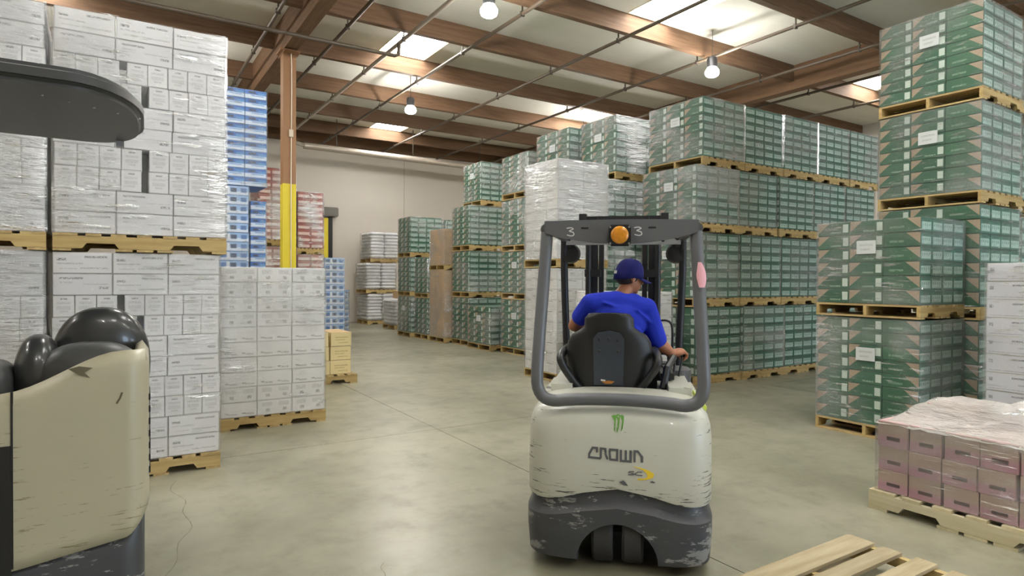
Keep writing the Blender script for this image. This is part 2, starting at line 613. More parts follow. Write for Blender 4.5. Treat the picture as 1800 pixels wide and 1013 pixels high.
# floor: base and slabs with open joints
fb = MB()
fb.box(XL - 0.2, XR + 0.2, YB - 0.2, YF + 0.2, -0.3, -0.012)
floor = fb.build('floor', m_joint)
tag(floor, kind='structure')
JX = [XL, -2.8, 3.0, 8.8, 14.6, XR]
JY = [YB, -6.15, 0.05, 6.25, 12.45, 18.65, YF]
for i in range(len(JX) - 1):
    for j in range(len(JY) - 1):
        b = MB()
        b.box(JX[i] + 0.004, JX[i + 1] - 0.004, JY[j] + 0.004, JY[j + 1] - 0.004, -0.015, 0.0)
        b.build('concrete_slab', m_floor, floor)
for pts in ([(0.42, 5.75), (0.36, 5.5), (0.44, 5.2), (0.4, 4.95), (0.43, 4.62), (0.33, 4.38), (0.3, 4.1), (0.22, 3.9), (0.12, 3.7)],
            [(1.32, 3.45), (1.28, 3.4), (1.27, 3.3), (1.2, 3.22)]):
    b = MB()
    pp = smooth_path([(x, y, 0) for x, y in pts], 3)
    for k in range(len(pp) - 1):
        w0, w1 = 0.001 + 0.002 * random.random(), 0.001 + 0.002 * random.random()
        d = (pp[k + 1] - pp[k]).normalized()
        nrm = Vector((-d.y, d.x, 0))
        b.quad([pp[k] + nrm * w0 + Vector((0, 0, .0006)), pp[k] - nrm * w0 + Vector((0, 0, .0006)), pp[k + 1] - nrm * w1 + Vector((0, 0, .0006)), pp[k + 1] + nrm * w1 + Vector((0, 0, .0006))])
    b.build('floor_crack', m_crack, floor)

# ceiling panels with real openings for the skylights
PY = [-7.25, -4.83, -2.42, 0.0, 2.42, 4.84, 7.22, 9.64, 12.0, 14.45, 17.02, 19.42, 21.83]
edgesY = [YB] + PY + [YF]
cb = MB()
for j in range(len(edgesY) - 1):
    y0, y1 = edgesY[j], edgesY[j + 1]
    holes = sorted((cx, a, c) for cx, a, c in SKYL if y0 - 0.1 < (a + c) / 2 < y1 + 0.1)
    x = XL
    for cx, a, c in holes:
        cb.box(x, cx - 0.6, y0, y1, HC, HC + 0.12)
        cb.box(cx - 0.6, cx + 0.6, y0, a, HC, HC + 0.12)
        cb.box(cx - 0.6, cx + 0.6, c, y1, HC, HC + 0.12)
        x = cx + 0.6
    cb.box(x, XR, y0, y1, HC, HC + 0.12)
ceiling = cb.build('ceiling', m_ceil)
tag(ceiling, kind='structure')
for i, (cx, a, c) in enumerate(SKYL):
    r = thing('window_%d' % (i + 1), ['bright skylight above the sprinkler riser beside the yellow-footed column', 'large bright skylight at the top edge, right of centre', 'small far skylight near the end wall above the thick pipe',
                           'skylight partly hidden by the tall green stack on the right'][i] if i < 4 else ('bright skylight behind the top of the white carton stack on the left' if i == 4 else 'roof skylight outside the picture'), 'skylight', (cx, (a + c) / 2, HC))
    r['kind'] = 'structure'
    hy = (c - a) / 2
    b = MB()
    b.box(-0.585, 0.585, -hy + 0.015, hy - 0.015, 0.05, 0.09)
    b.build('skylight_dome', m_skylight, r)
    b = MB()
    b.box(-0.598, -0.585, -hy + 0.002, hy - 0.002, -0.01, 0.12)
    b.box(0.585, 0.598, -hy + 0.002, hy - 0.002, -0.01, 0.12)
    b.box(-0.585, 0.585, -hy + 0.002, -hy + 0.015, -0.01, 0.12)
    b.box(-0.585, 0.585, hy - 0.015, hy - 0.002, -0.01, 0.12)
    b.build('skylight_curb', m_skyframe, r)

# roof beams and girders
GX = [-8.5, 3.08, 14.6]
for y in PY + [YF - 0.12]:
    xs = [XL, 2.95, 3.21, 14.45, 14.75, XR]
    for k in range(0, 6, 2):
        b = MB()
        ln = xs[k + 1] - xs[k]
        b.box(-ln / 2, ln / 2, -0.065, 0.065, HB, HC)
        o = b.build('roof_beam', m_beam_x)
        o.location = ((xs[k] + xs[k + 1]) / 2, y, 0)
        tag(o, kind='structure')
for gx, w, zl in ((3.08, 0.26, 6.4), (14.6, 0.3, 6.5)):
    b = MB()
    b.box(-w / 2, w / 2, YB, YF, zl, HC)
    o = b.build('roof_beam', m_beam_y)
    o.location.x = gx
    tag(o, kind='structure')
# column with the yellow foot
col_o = thing('steel_column', 'brown roof column with a yellow painted foot', 'column', (3.08, 13.66, 0))
tag(col_o, kind='structure')
b = MB()
b.box(-0.13, 0.13, -0.13, 0.13, 3.63, 6.4)
b.build('column_shaft', m_colpaint, col_o)
b = MB()
b.box(-0.132, 0.132, -0.132, 0.132, 0.0, 3.63)
b.box(-0.142, -0.004, -0.145, -0.132, 0.0, 3.63)
b.build('yellow_guard', m_yellow, col_o)
b = MB()
b.box(-0.2, 0.2, -0.2, 0.2, 6.36, 6.4)
b.box(-0.14, 0.14, -0.3, 0.3, 6.33, 6.36)
b.build('cap_plate', m_colpaint, col_o)
b = MB()
b.tube([(0.02, -0.16, 6.6), (0.03, -0.16, 5.6), (0.02, -0.16, 3.4), (0.02, -0.165, 1.2)], 0.012, 6)
b.box(-0.02, 0.06, -0.19, -0.14, 4.6, 4.75)
b.build('conduit', m_conduit, col_o)

# walls (the back wall has two dock openings that let daylight in)
b = MB()
b.box(XL, XR, YF, YF + 0.2, 0, HC + 0.5)
wall_far = b.build('wall_far', m_wall)
tag(wall_far, kind='structure')
for x in (3.6, 9.9, 16.2):
    b = MB()
    b.box(x - 0.012, x + 0.012, YF - 0.004, YF, 0, 6.6)
    b.build('panel_joint', m_wall_joint, wall_far)
b = MB()
b.box(XL - 0.2, XL, YB, YF, 0, HC + 0.5)
tag(b.build('wall_left', m_wall), kind='structure')
b = MB()
b.box(XR, XR + 0.2, YB, YF, 0, HC + 0.5)
tag(b.build('wall_right', m_wall), kind='structure')
b = MB()
DO = [(5.2, 8.0), (10.6, 13.4)]
x = XL
for d0, d1 in DO:
    b.box(x, d0, YB - 0.2, YB, 0, HC + 0.5)
    b.box(d0, d1, YB - 0.2, YB, 3.0, HC + 0.5)
    x = d1
b.box(x, XR, YB - 0.2, YB, 0, HC + 0.5)
tag(b.build('wall_back', m_wall), kind='structure')
for d0, d1 in DO:
    ld = bpy.data.lights.new('dock_opening_portal', 'AREA')
    ld.shape = 'RECTANGLE'
    ld.size, ld.size_y = d1 - d0, 3.0
    ld.cycles.is_portal = True
    lo = bpy.data.objects.new('dock_opening_portal', ld)
    COL.objects.link(lo)
    lo.location = ((d0 + d1) / 2, YB - 0.1, 1.5)
    lo.rotation_euler = (PI / 2, 0, PI)


# sprinkler pipes under the beams
def pipe(name, pts, r, mat, label, couplings=()):
    o = thing(name, label, 'pipe', pts[0])
    p0 = Vector(pts[0])
    b = MB()
    b.tube([Vector(p) - p0 for p in pts], r, 8)
    b.build('pipe_run', mat, o, angle=50)
    for q in couplings:
        q = Vector(q) - p0
        b = MB()
        b.box(q.x - 0.012, q.x + 0.012, q.y - 0.012, q.y + 0.012, q.z, q.z + HC - (q.z + p0.z))
        b.box(q.x - 0.04, q.x + 0.04, q.y - 0.02, q.y + 0.02, q.z - 0.045, q.z + 0.045)
        b.build('hanger', m_bracket, o)
    return o


ordn = ['first', 'second', 'third', 'fourth', 'fifth', 'sixth', 'seventh', 'eighth', 'ninth']
ZP = 6.58
for k, px in enumerate([2.55, 3.85, 5.02, 6.38, 8.74, 11.1, 13.35, 15.35, 17.5]):
    light = k in (2,)
    pipe('sprinkler_pipe', [(px, YB + 0.3, ZP), (px, 23.3, ZP)], 0.036 if not light else 0.042, m_pipe if not light else m_pipe_light,
         'thin %s sprinkler pipe under the roof beams, %s from the left' % ('pale' if light else 'dark', ordn[k]),
         [(px, y + 0.11, ZP) for y in PY[4:]])
pipe('sprinkler_pipe', [(XL + 0.3, 12.35, 6.3), (4.92, 12.35, 6.3), (5.0, 12.35, 6.34), (5.02, 12.35, 6.6)], 0.04, m_pipe,
     'dark sprinkler feed pipe crossing the column with an upturned end')
mp = pipe('sprinkler_main', [(5.3, 21.3, 6.08), (12.6, 21.3, 6.0)], 0.11, m_pipe_light,
          'thick sprinkler main running along the end wall', [(6.4, 21.3, 6.08), (9.2, 21.3, 6.05), (12.0, 21.3, 6.0)])
b = MB()
b.tube([(-0.25, 0, 0.06), (0.1, 0, 0.0)], 0.07, 8)
b.build('pipe_reducer', m_pipe_light, mp)


# high-bay lamps
def high_bay(x, y, label):
    o = thing('high_bay_lamp', label, 'lamp', (x, y, 6.28), 0, 'high-bay ceiling lamps')
    b = MB()
    b.lathe([(0.05, 0.24), (0.09, 0.23), (0.11, 0.18), (0.105, 0.04), (0.108, 0.01), (0.095, 0.0)], 20)
    b.build('housing', m_lamphouse, o, angle=40)
    b = MB()
    b.lathe([(0.09, 0.0), (0.12, -0.025), (0.145, -0.07), (0.148, -0.115), (0.128, -0.16), (0.08, -0.19), (0.015, -0.2)], 24)
    b.build('lens', m_lamp, o, angle=60)
    b = MB()
    b.tube([(0, 0, 0.23), (0, 0, HC - 6.28)], 0.008, 6)
    b.build('hanging_rod', m_bracket, o)


lamp_lab = ['glowing high-bay lamp at the top edge of the picture', 'small glowing high-bay lamp between the two far skylights', 'glowing high-bay lamp above the long row of green loads']
for i, (x, y) in enumerate(LAMPS):
    high_bay(x, y, lamp_lab[i] if i < 3 else 'high-bay lamp outside the picture')

# dock door track at the far wall
dt = thing('dock_door_track', 'black and yellow dock door track on the end wall beside the red load', 'door track', (6.85, YF - 0.12, 0))
b = MB()
b.box(-0.05, 0.1, -0.05, 0.1, 0, 4.0)
b.build('track_post', m_dark, dt)
b = MB()
b.box(-0.22, -0.06, -0.04, 0.08, 0, 3.95)
b.build('yellow_guide', m_yellow, dt)
b = MB()
b.box(-0.3, 0.3, -0.16, 0.1, 4.0, 4.35, c=0.03)
b.build('motor_box', plain('motor_housing_grey', (112, 108, 102), 0.5), dt)


# ================================================================= pallets
PX, PYY, PH = 1.05, 1.20, 0.14
_pal = {}


def pallet_meshes(mats):
    key = tuple(m.name for m in mats)
    if key in _pal:
        return _pal[key]
    mx, my = mats
    # stringers along x with two fork notches, deck boards along y
    def stringer():
        h0, h1 = 0.02, 0.118
        L = PX / 2
        poly = [(-L, h0), (-L + 0.16, h0), (-L + 0.185, h0 + 0.042), (-L + 0.345, h0 + 0.042), (-L + 0.37, h0), (L - 0.37, h0), (L - 0.345, h0 + 0.042), (L - 0.185, h0 + 0.042), (L - 0.16, h0), (L, h0), (L, h1), (-L, h1)]
        b = MB()
        b.prism(poly, -0.019, 0.019, 'y')
        return b.mesh('stringer', mx)
    def board(w, h):
        b = MB()
        b.box(-w / 2, w / 2, -PYY / 2, PYY / 2, 0, h)
        return b.mesh('deck_board', my)
    _pal[key] = (stringer(), board(0.135, 0.02), board(0.09, 0.02), board(0.1, 0.018))
    return _pal[key]


def pallet(x0, x1, y0, y1, z, label, turn=False, mats=None, group='wooden pallets', jig=0.0):
    mats = mats or (m_palx, m_paly)
    st, bw, bn, bb = pallet_meshes(mats)
    cx, cy = (x0 + x1) / 2, (y0 + y1) / 2
    dx, dy = x1 - x0, y1 - y0
    r = thing('wooden_pallet', label, 'pallet', (cx, cy, z), PI / 2 if turn else 0.0, group)
    r.rotation_euler.z += jig
    r.scale = ((dy if turn else dx) / PX, (dx if turn else dy) / PYY, 1)
    for yy in (-PYY / 2 + 0.02, 0, PYY / 2 - 0.02):
        o = link('stringer', st, r)
        o.location.y = yy
    for k in range(7):
        o = link('deck_board', bw if k in (0, 6) else bn, r)
        o.location = (-PX / 2 + 0.068 + k * (PX - 0.136) / 6 + random.uniform(-.006, .006) * (0 < k < 6), random.uniform(-.006, 0.0), 0.118)
    for k in range(5):
        xx = -PX / 2 + (0.05, 0.13 + 0.27, 0.525, PX - 0.4, PX - 0.05)[k]
        o = link('bottom_board', bb, r)
        o.location = (xx, 0, 0.0)
    return r


# ================================================================= cartons and loads
def carton_mesh(name, sx, sy, sz, mats, c=0.004):
    """mats: front(-y), back(+y), left(-x), right(+x), top/bottom, edge -> chamfered box with printed faces"""
    b = MB()
    X, Y, Z = sx / 2, sy / 2, sz / 2
    x, y, z = X - c, Y - c, Z - c
    uv = [(0, 0), (1, 0), (1, 1), (0, 1)]
    b.quad([(-x, -Y, -z), (x, -Y, -z), (x, -Y, z), (-x, -Y, z)], 0, uv)
    b.quad([(x, Y, -z), (-x, Y, -z), (-x, Y, z), (x, Y, z)], 1, uv)
    b.quad([(-X, y, -z), (-X, -y, -z), (-X, -y, z), (-X, y, z)], 2, uv)
    b.quad([(X, -y, -z), (X, y, -z), (X, y, z), (X, -y, z)], 3, uv)
    b.quad([(-x, -y, Z), (x, -y, Z), (x, y, Z), (-x, y, Z)], 4, uv)
    b.quad([(-x, y, -Z), (x, y, -Z), (x, -y, -Z), (-x, -y, -Z)], 4, uv)
    for s in (-1, 1):
        for q in (-1, 1):
            b.quad([(s * x, q * Y, -z), (s * X, q * y, -z), (s * X, q * y, z), (s * x, q * Y, z)], 4)
            b.quad([(s * x, -y, q * Z), (s * X, -y, q * z), (s * X, y, q * z), (s * x, y, q * Z)], 4)
            b.quad([(-x, s * Y, q * z), (-x, s * y, q * Z), (x, s * y, q * Z), (x, s * Y, q * z)], 4)
            for w in (-1, 1):
                b.quad([(s * X, q * y, w * z), (s * x, q * Y, w * z), (s * x, q * y, w * Z)], 4)
    return b.mesh(name, mats)


m_dkgreen = m_green_top
CART = {
    'green': (carton_mesh('carton', 0.255, 0.39, 0.152, [m_green_b, m_green_b, m_green_a, m_green_a2, m_green_top]), (0.255, 0.39, 0.152)),
    'brown': (carton_mesh('carton', 0.33, 0.4, 0.25, [m_brown] * 4 + [m_kraft]), (0.33, 0.4, 0.25)),
    'kraft': (carton_mesh('carton', 0.33, 0.3, 0.22, [m_kraft_print] * 4 + [m_kraft]), (0.33, 0.3, 0.22)),
    'code': (carton_mesh('carton', 0.36, 0.38, 0.165, [m_b_front, m_b_front, m_w_side, m_w_side, m_w_side]), (0.36, 0.38, 0.165)),
    'line': (carton_mesh('carton', 0.36, 0.38, 0.165, [m_b_front2, m_b_front2, m_w_side, m_w_side, m_w_side]), (0.36, 0.38, 0.165)),
    'bar': (carton_mesh('carton', 0.5, 0.35, 0.17, [m_j_front, m_j_front, m_j_front, m_j_front, m_w_side]), (0.5, 0.35, 0.17)),
    'strap': (carton_mesh('carton', 0.4, 0.4, 0.165, [m_m_front] * 4 + [m_w_side]), (0.4, 0.4, 0.165)),
    'pink': (carton_mesh('carton', 0.35, 0.26, 0.17, [m_pink] * 4 + [m_pink_side]), (0.35, 0.26, 0.17)),
    'blue': (carton_mesh('carton', 0.29, 0.4, 0.135, [m_blue] * 4 + [m_blue_side]), (0.29, 0.4, 0.135)),
    'bluecan': (carton_mesh('carton', 0.36, 0.4, 0.135, [m_bluecan] * 4 + [m_blue_side]), (0.36, 0.4, 0.135)),
    'red': (carton_mesh('carton', 0.3, 0.4, 0.12, [m_red, m_red, m_red_side, m_red_side, m_red_side]), (0.3, 0.4, 0.12)),
}
W_LONG = carton_mesh('carton', 0.39, 0.14, 0.17, [m_w_long, m_w_long2, m_w_end, m_w_end, m_w_side])


def wrap_mesh(seed, nx=9, nz=10):
    """four crinkled sides of a unit box, bulging and pulled in a little"""
    rnd = random.Random(seed)
    b = MB()
    off = Vector((seed * 3.1, seed * 1.7, 0))
    per = []
    for k in range(4):
        for i in range(nx):
            t = i / nx
            per.append([(-0.5 + t, -0.5), (0.5, -0.5 + t), (0.5 - t, 0.5), (-0.5, 0.5 - t)][k] + (k,))
    n = len(per)
    vs = []
    for j in range(nz + 1):
        z = j / nz
        for (x, y, k) in per:
            q = noise.noise(Vector((x * 4, y * 4, z * 7)) + off) * 0.008 + noise.noise(Vector((x * 13, y * 13, z * 30)) + off) * 0.004
            nrm = [(0, -1), (1, 0), (0, 1), (-1, 0)][k]
            vs.append((x + nrm[0] * max(0, q), y + nrm[1] * max(0, q), z))
    b.v = vs
    for j in range(nz):
        for i in range(n):
            b.f.append((j * n + i, j * n + (i + 1) % n, (j + 1) * n + (i + 1) % n, (j + 1) * n + i))
            b.mi.append(0)
    return b


WRAPS = {}


def wrap(parent, x0, x1, y0, y1, z0, z1, mat=None, name='stretch_wrap'):
    mat = mat or m_film
    seed = random.randint(0, 3)
    if (seed, mat.name) not in WRAPS:
        me = wrap_mesh(seed).mesh('stretch_wrap', mat, True)
        WRAPS[(seed, mat.name)] = me
    o = link(name, WRAPS[(seed, mat.name)], parent)
    o.scale = (x1 - x0 + 0.024, y1 - y0 + 0.024, z1 - z0 + 0.004)
    pl = parent.location if parent else Vector((0, 0, 0))
    o.location = (Vector(((x0 + x1) / 2, (y0 + y1) / 2, z0)) - pl)
    return o


LOADS = []


def load(kind, x0, x1, y0, y1, z, ztop, nx, ny, nl, where, look, cat='pallet load', faces='xy', film=None, pal=True, turn=False, pmats=None, sheet=False,
         group=None, core=None, flip_last=True, alt=None, full=False, wrapped=True, ph=PH, shrink=0.02):
    """a wrapped load of cartons on its pallet; only the cartons of the open sides are laid one by one"""
    if pal:
        pallet(x0 - 0.01, x1 + 0.01, y0 - 0.01, y1 + 0.01, z, 'pallet of %s, %s' % (look.replace('wrapped ', '').replace('carton ', ''), where), turn, pmats)
    zb = z + (ph if pal else 0)
    ztop -= 0.007
    r = thing('carton_load', look + ', ' + where, cat, ((x0 + x1) / 2, (y0 + y1) / 2, zb), 0, group)
    me, (cx, cy, cz) = CART[kind]
    hx, hy, hz = (x1 - x0) / nx, (y1 - y0) / ny, (ztop - zb) / nl
    for l in range(nl):
        sx = random.uniform(-.004, .004)
        for j in range(ny):
            for i in range(nx):
                on = ('x' in faces and i == 0) or ('y' in faces and j == 0) or full
                if not on:
                    continue
                mm = me
                if alt and alt(i, j, l):
                    mm = CART[alt(i, j, l)][0]
                o = link('carton', mm, r)
                o.scale = ((hx - 0.003) / cx, (hy - 0.003) / cy, (hz - 0.0015) / cz)
                fl = PI if (flip_last and j == 0 and 'x' in faces and i == 0) else 0.0
                o.rotation_euler.z = fl + random.uniform(-.006, .006)
                o.location = ((i + 0.5) * hx - (x1 - x0) / 2 + sx + random.uniform(-.002, .002), (j + 0.5) * hy - (y1 - y0) / 2 + random.uniform(-.003, .003), (l + 0.5) * hz)
    if not full:
        gx = hx if 'x' in faces else 0.008
        gy = hy if 'y' in faces else 0.008
        b = MB()
        b.box(-(x1 - x0) / 2 + gx, (x1 - x0) / 2 - 0.012, -(y1 - y0) / 2 + gy, (y1 - y0) / 2 - 0.012, 0.001, ztop - zb - 0.006)
        tag(b.build('inner_cartons', core or m_green_top, r), kind='stuff')
    if wrapped:
        wrap(r, x0, x1, y0, y1, zb, ztop, film)
    if sheet:
        b = MB()
        if 'x' in faces and sheet != 'y':
            q, zz = -(y1 - y0) * 0.02, (ztop - zb) * 0.6
            b.quad([(-(x1 - x0) / 2 - 0.02, q + 0.11, zz), (-(x1 - x0) / 2 - 0.02, q - 0.09, zz), (-(x1 - x0) / 2 - 0.021, q - 0.09, zz + 0.14), (-(x1 - x0) / 2 - 0.021, q + 0.11, zz + 0.14)], 0, [(0, 0), (1, 0), (1, 1), (0, 1)])
        else:
            b.quad([(-0.1, -(y1 - y0) / 2 - 0.02, 0.6), (0.1, -(y1 - y0) / 2 - 0.02, 0.6), (0.1, -(y1 - y0) / 2 - 0.021, 0.74), (-0.1, -(y1 - y0) / 2 - 0.021, 0.74)], 0, [(0, 0), (1, 0), (1, 1), (0, 1)])
        so = b.build('shipping_sheet', m_sheet, r)
        so.modifiers.new('s', 'SOLIDIFY').thickness = 0.001
    LOADS.append(r)
    return r


TIER = ['bottom tier', 'second tier', 'third tier', 'top tier']
G = 'wrapped green carton load'
# --- the long row behind the forklift (front faces at y = 6.77)
KZ = [0.0, 1.24, 2.44, 3.5, 4.6]
KX = [(7.74, 1.155), (7.72, 1.12), (7.72, 1.06), (7.87, 1.05)]
for lv in range(4):
    sx, pitch = KX[lv]
    for c in range(5):
        x0 = sx + c * pitch
        dy = random.uniform(-.02, .02)
        load('green', x0, x0 + pitch - 0.045, 6.78 + dy, 7.95 + dy, KZ[lv], KZ[lv + 1] - 0.005, 4, 3, 7,
             '%s, %s column from left of the long green row' % (TIER[lv], ordn[c]), G, faces='xy' if c == 0 else 'y', group='green loads in the long row',
             film=m_film_heavy if (c == 0 and lv > 1) else (m_film if (c + lv) % 2 else m_film_light), sheet=(c == 0), flip_last=False)

# --- the row behind it and the stacks along the aisle
MZ = [0.0, 1.22, 2.4, 3.5, 4.68]
for lv in range(4):
    x0 = 7.69 if lv == 3 else 7.42
    load('green', x0, x0 + 1.02, 8.62, 9.6, MZ[lv], MZ[lv + 1] - 0.005, 4, 3, 7, '%s of the stack behind the tall white stack' % TIER[lv], G, group='green loads along the aisle', sheet=lv == 3, flip_last=False, film=m_film_heavy if lv == 3 else m_film)
for lv in range(4):
    load('green', 7.53, 8.5, 9.8, 10.9, MZ[lv], MZ[lv + 1] - 0.01, 4, 3, 7, '%s of the half-hidden second stack along the aisle' % TIER[lv], G, group='green loads along the aisle', sheet=lv == 3, flip_last=False)
SZ = [0.0, 1.22, 2.29, 3.45, 4.43]
for lv in range(4):
    load('green', 7.48, 8.48, 11.15, 12.22, SZ[lv], SZ[lv + 1] - 0.005, 4, 3, 7, '%s of the stack left of the tall white stack' % TIER[lv], G, group='green loads along the aisle', sheet=lv in (0, 1), flip_last=False, film=m_film_heavy if lv > 1 else m_film)
load('green', 7.3, 8.28, 12.42, 13.5, 0, 1.03, 4, 3, 6, 'single low load on the floor along the aisle', G, group='green loads along the aisle', sheet=True, flip_last=False)
TZ = [0.0, 1.21, 2.38, 3.51, 4.62]
for lv in range(4):
    x0 = 7.72 if lv == 3 else 7.4
    load('green', x0, x0 + 1.05, 13.62, 14.55, TZ[lv], TZ[lv + 1] - 0.005, 4, 3, 7, '%s of the tall stack beside the brown load' % TIER[lv], G, group='green loads along the aisle', sheet=lv == 3, flip_last=False)
for lv, (a, t) in enumerate(((0, 1.9), (1.9, 2.98))):
    load('brown', 7.2, 8.15, 14.62, 15.5, a, t, 3, 2, 7 if lv == 0 else 4, ('lower' if lv == 0 else 'upper') + ' one between two green stacks', 'wrapped brown carton load', faces='xy', core=m_kraft, group='brown loads', film=m_film)
for lv, (a, t) in enumerate(((0, 1.14), (1.14, 2.25))):
    load('green', 7.2, 8.15, 15.62, 16.5, a, t, 4, 3, 7, '%s of the short stack behind the brown load' % ('lower tier', 'upper tier')[lv], G, group='green loads along the aisle', flip_last=False)
for lv, (a, t) in enumerate(((0, 1.17), (1.17, 2.29), (2.29, 3.45))):
    load('green', 7.1, 8.1, 16.6, 17.5, a, t, 4, 3, 7, '%s of the stack nearest the white sacks' % (TIER[lv] if lv < 2 else 'top tier'), G, group='green loads along the aisle', flip_last=False, sheet=lv == 0)
for lv, (a, t) in enumerate(((0, 1.17), (1.17, 2.29), (2.29, 3.42))):
    load('green', 8.25, 9.3, 16.6, 17.5, a, t, 4, 3, 7, '%s of the stack peeping out behind the brown load' % (TIER[lv] if lv < 2 else 'top tier'), G, group='green loads along the aisle', flip_last=False, faces='y')

# --- near stacks on the right
load('green', 6.75, 7.68, 3.07, 4.14, 0, 1.27, 4, 3, 8, 'lower one of the near two-high stack on the right', G, sheet=True, group='near green loads')
load('green', 6.74, 7.67, 3.07, 4.14, 1.28, 2.31, 4, 3, 6, 'upper one of the near two-high stack on the right', G, sheet=True, group='near green loads')
NZ = [0, 1.25, 2.5, 3.6, 4.68]
for lv in range(4):
    load('green', 7.75, 8.78, 2.95, 4.0, NZ[lv], NZ[lv + 1] - 0.005, 4, 3, 7, '%s of the tallest stack at the right edge' % TIER[lv], G, sheet=lv > 1, group='near green loads', film=m_film_light if lv < 2 else m_film)
for lv in range(4):
    load('green', 8.86, 9.88, 3.05, 4.05, NZ[lv], NZ[lv + 1] - 0.06, 4, 3, 7, '%s of the stack behind the tallest stack' % TIER[lv], G, faces='y', group='near green loads', flip_last=False)

# --- white strapped stack at the right edge
st = load('strap', 6.9, 7.9, 1.36, 2.57, 0, 1.84, 3, 3, 10, 'with yellow strapping at the right edge', 'white carton load', film=m_film_light, core=m_w_side, flip_last=False)
b = MB()
for yy in (0.22, -0.25):
    b.box(-0.522, -0.517, yy - 0.008, yy + 0.008, 0.0, 1.70)
    b.box(-0.522, 0.52, yy - 0.008, yy + 0.008, 1.70, 1.705)
b.tube([(-0.5, 0.23, 1.70), (-0.5, 0.18, 1.74), (-0.5, 0.08, 1.745), (-0.5, 0.02, 1.70)], 0.006, 5)
b.build('strap', m_yellow, st)

# --- tall white stack by the forklift, and the low white load in front of the mast
load('bar', 6.0, 7.03, 8.1, 9.02, 0, 1.85, 2, 3, 10, 'lower one of the tall white stack left of the forklift', 'wrapped white carton load', core=m_w_side, film=m_film, group='tall white stack', flip_last=False)
load('bar', 6.0, 7.05, 8.1, 9.04, 1.86, 3.62, 2, 3, 10, 'upper one of the tall white stack left of the forklift', 'wrapped white carton load', core=m_w_side, film=m_film, group='tall white stack', flip_last=False)
load('bar', 5.8, 6.8, 6.4, 7.35, 0, 1.5, 2, 3, 8, 'standing on the floor beyond the forklift mast', 'wrapped white carton load', core=m_w_side, film=m_film, flip_last=False)

# --- second white load on the left
load('code', 0.95, 2.06, 7.3, 8.42, 0, 1.78, 3, 3, 10, 'waist-high beside the tall white stack on the left', 'wrapped white carton load', core=m_w_side, film=m_film, full=False, flip_last=False,
     alt=lambda i, j, l: 'line' if (l in (2, 3, 4, 5) or (l in (6, 7) and i > 1) or (l == 0 and i == 0)) else None)


# --- big white stack on the left: two tiers, two pallets side by side; rows of long sides and rows of ends
def white_load(x0, x1, z, ztop, where, film):
    y0, y1 = 5.98, 7.0
    pallet(x0 - 0.005, x1 + 0.005, y0 - 0.02, y1, z, 'wooden pallet under the ' + where)
    zb = z + 0.14
    ztop -= 0.008
    r = thing('carton_load', 'wrapped white carton load, ' + where, 'pallet load', ((x0 + x1) / 2, y0, zb), 0, 'big white stack')
    hz = (ztop - zb) / 10
    wid = x1 - x0
    for l in range(10):
        long_row = (l // 2) % 2 == 0
        jit = random.uniform(-.006, .006)
        if long_row:
            for i in range(3):
                o = link('carton', W_LONG, r)
                w = wid / 3
                o.scale = ((w - 0.004) / 0.39, 1.9, (hz - 0.002) / 0.17)
                o.rotation_euler.z = random.choice((0, PI)) + random.uniform(-.004, .004)
                o.location = (-wid / 2 + (i + 0.5) * w + jit, 0.135 + random.uniform(-.004, .006), (l + 0.5) * hz)
        else:
            gap = 0.05
            w = (wid - gap) / 8
            for i in range(8):
                o = link('carton', W_LONG, r)
                o.scale = (0.98, (w - 0.003) / 0.14, (hz - 0.002) / 0.17)
                o.rotation_euler.z = random.choice((PI / 2, -PI / 2)) + random.uniform(-.006, .006)
                sh = gap if i >= 4 else 0.0
                if l % 4 == 3:
                    sh = gap if i >= (4 if l % 8 == 3 else 3) else 0.0
                o.location = (-wid / 2 + (i + 0.5) * w + sh + jit, 0.195 + random.uniform(-.004, .006), (l + 0.5) * hz)
    b = MB()
    b.box(-wid / 2 + 0.01, wid / 2 - 0.01, 0.4, y1 - y0 - 0.01, 0.001, ztop - zb - 0.005)
    tag(b.build('inner_cartons', m_w_side, r), kind='stuff')
    wrap(r, x0, x1, y0, y1, zb, ztop, film)


white_load(-0.41, 0.77, 0, 1.86, 'lower load of the big stack beside the low white load', m_film_light)
white_load(-0.40, 0.82, 1.86, 3.76, 'upper load of the big stack beside the low white load', m_film)
white_load(-1.66, -0.46, 0, 1.86, 'lower load of the big stack cut by the left edge', m_film_heavy)
white_load(-1.66, -0.45, 1.86, 3.76, 'upper load of the big stack cut by the left edge', m_film_heavy)

# --- blue, red and kraft goods on the left
load('bluecan', 1.24, 1.66, 9.95, 10.75, 0, 1.5, 1, 2, 10, 'hidden at the foot of the blue tower', 'pale blue carton load', core=m_blue_side, film=m_film_light, group='blue loads')
load('bluecan', 1.26, 1.68, 9.95, 10.75, 1.5, 3.02, 1, 2, 10, 'left half of the blue tower under its dark blue top', 'pale blue carton load', core=m_blue_side, film=m_film_light, group='blue loads')
load('blue', 1.71, 1.95, 10.0, 10.75, 0, 1.48, 1, 2, 10, 'low beside the pale blue tower', 'narrow blue carton load', core=m_blue_side, film=m_film_light, group='blue loads')
load('blue', 1.71, 1.93, 10.0, 10.75, 1.5, 2.82, 1, 2, 9, 'in the right half of the blue tower', 'narrow blue carton load', core=m_blue_side, film=m_film_light, group='blue loads')
load('blue', 1.32, 1.94, 10.0, 10.75, 3.03, 4.47, 2, 2, 11, 'forming the top of the blue tower', 'dark blue carton load', core=m_blue_side, film=m_film_light, group='blue loads', ph=0.03, pal=False)
load('red', 2.62, 3.38, 14.2, 15.2, 0, 2.35, 3, 3, 16, 'lower one behind the column', 'wrapped red carton load', core=m_red_side, film=m_film_heavy, group='red loads', flip_last=False)
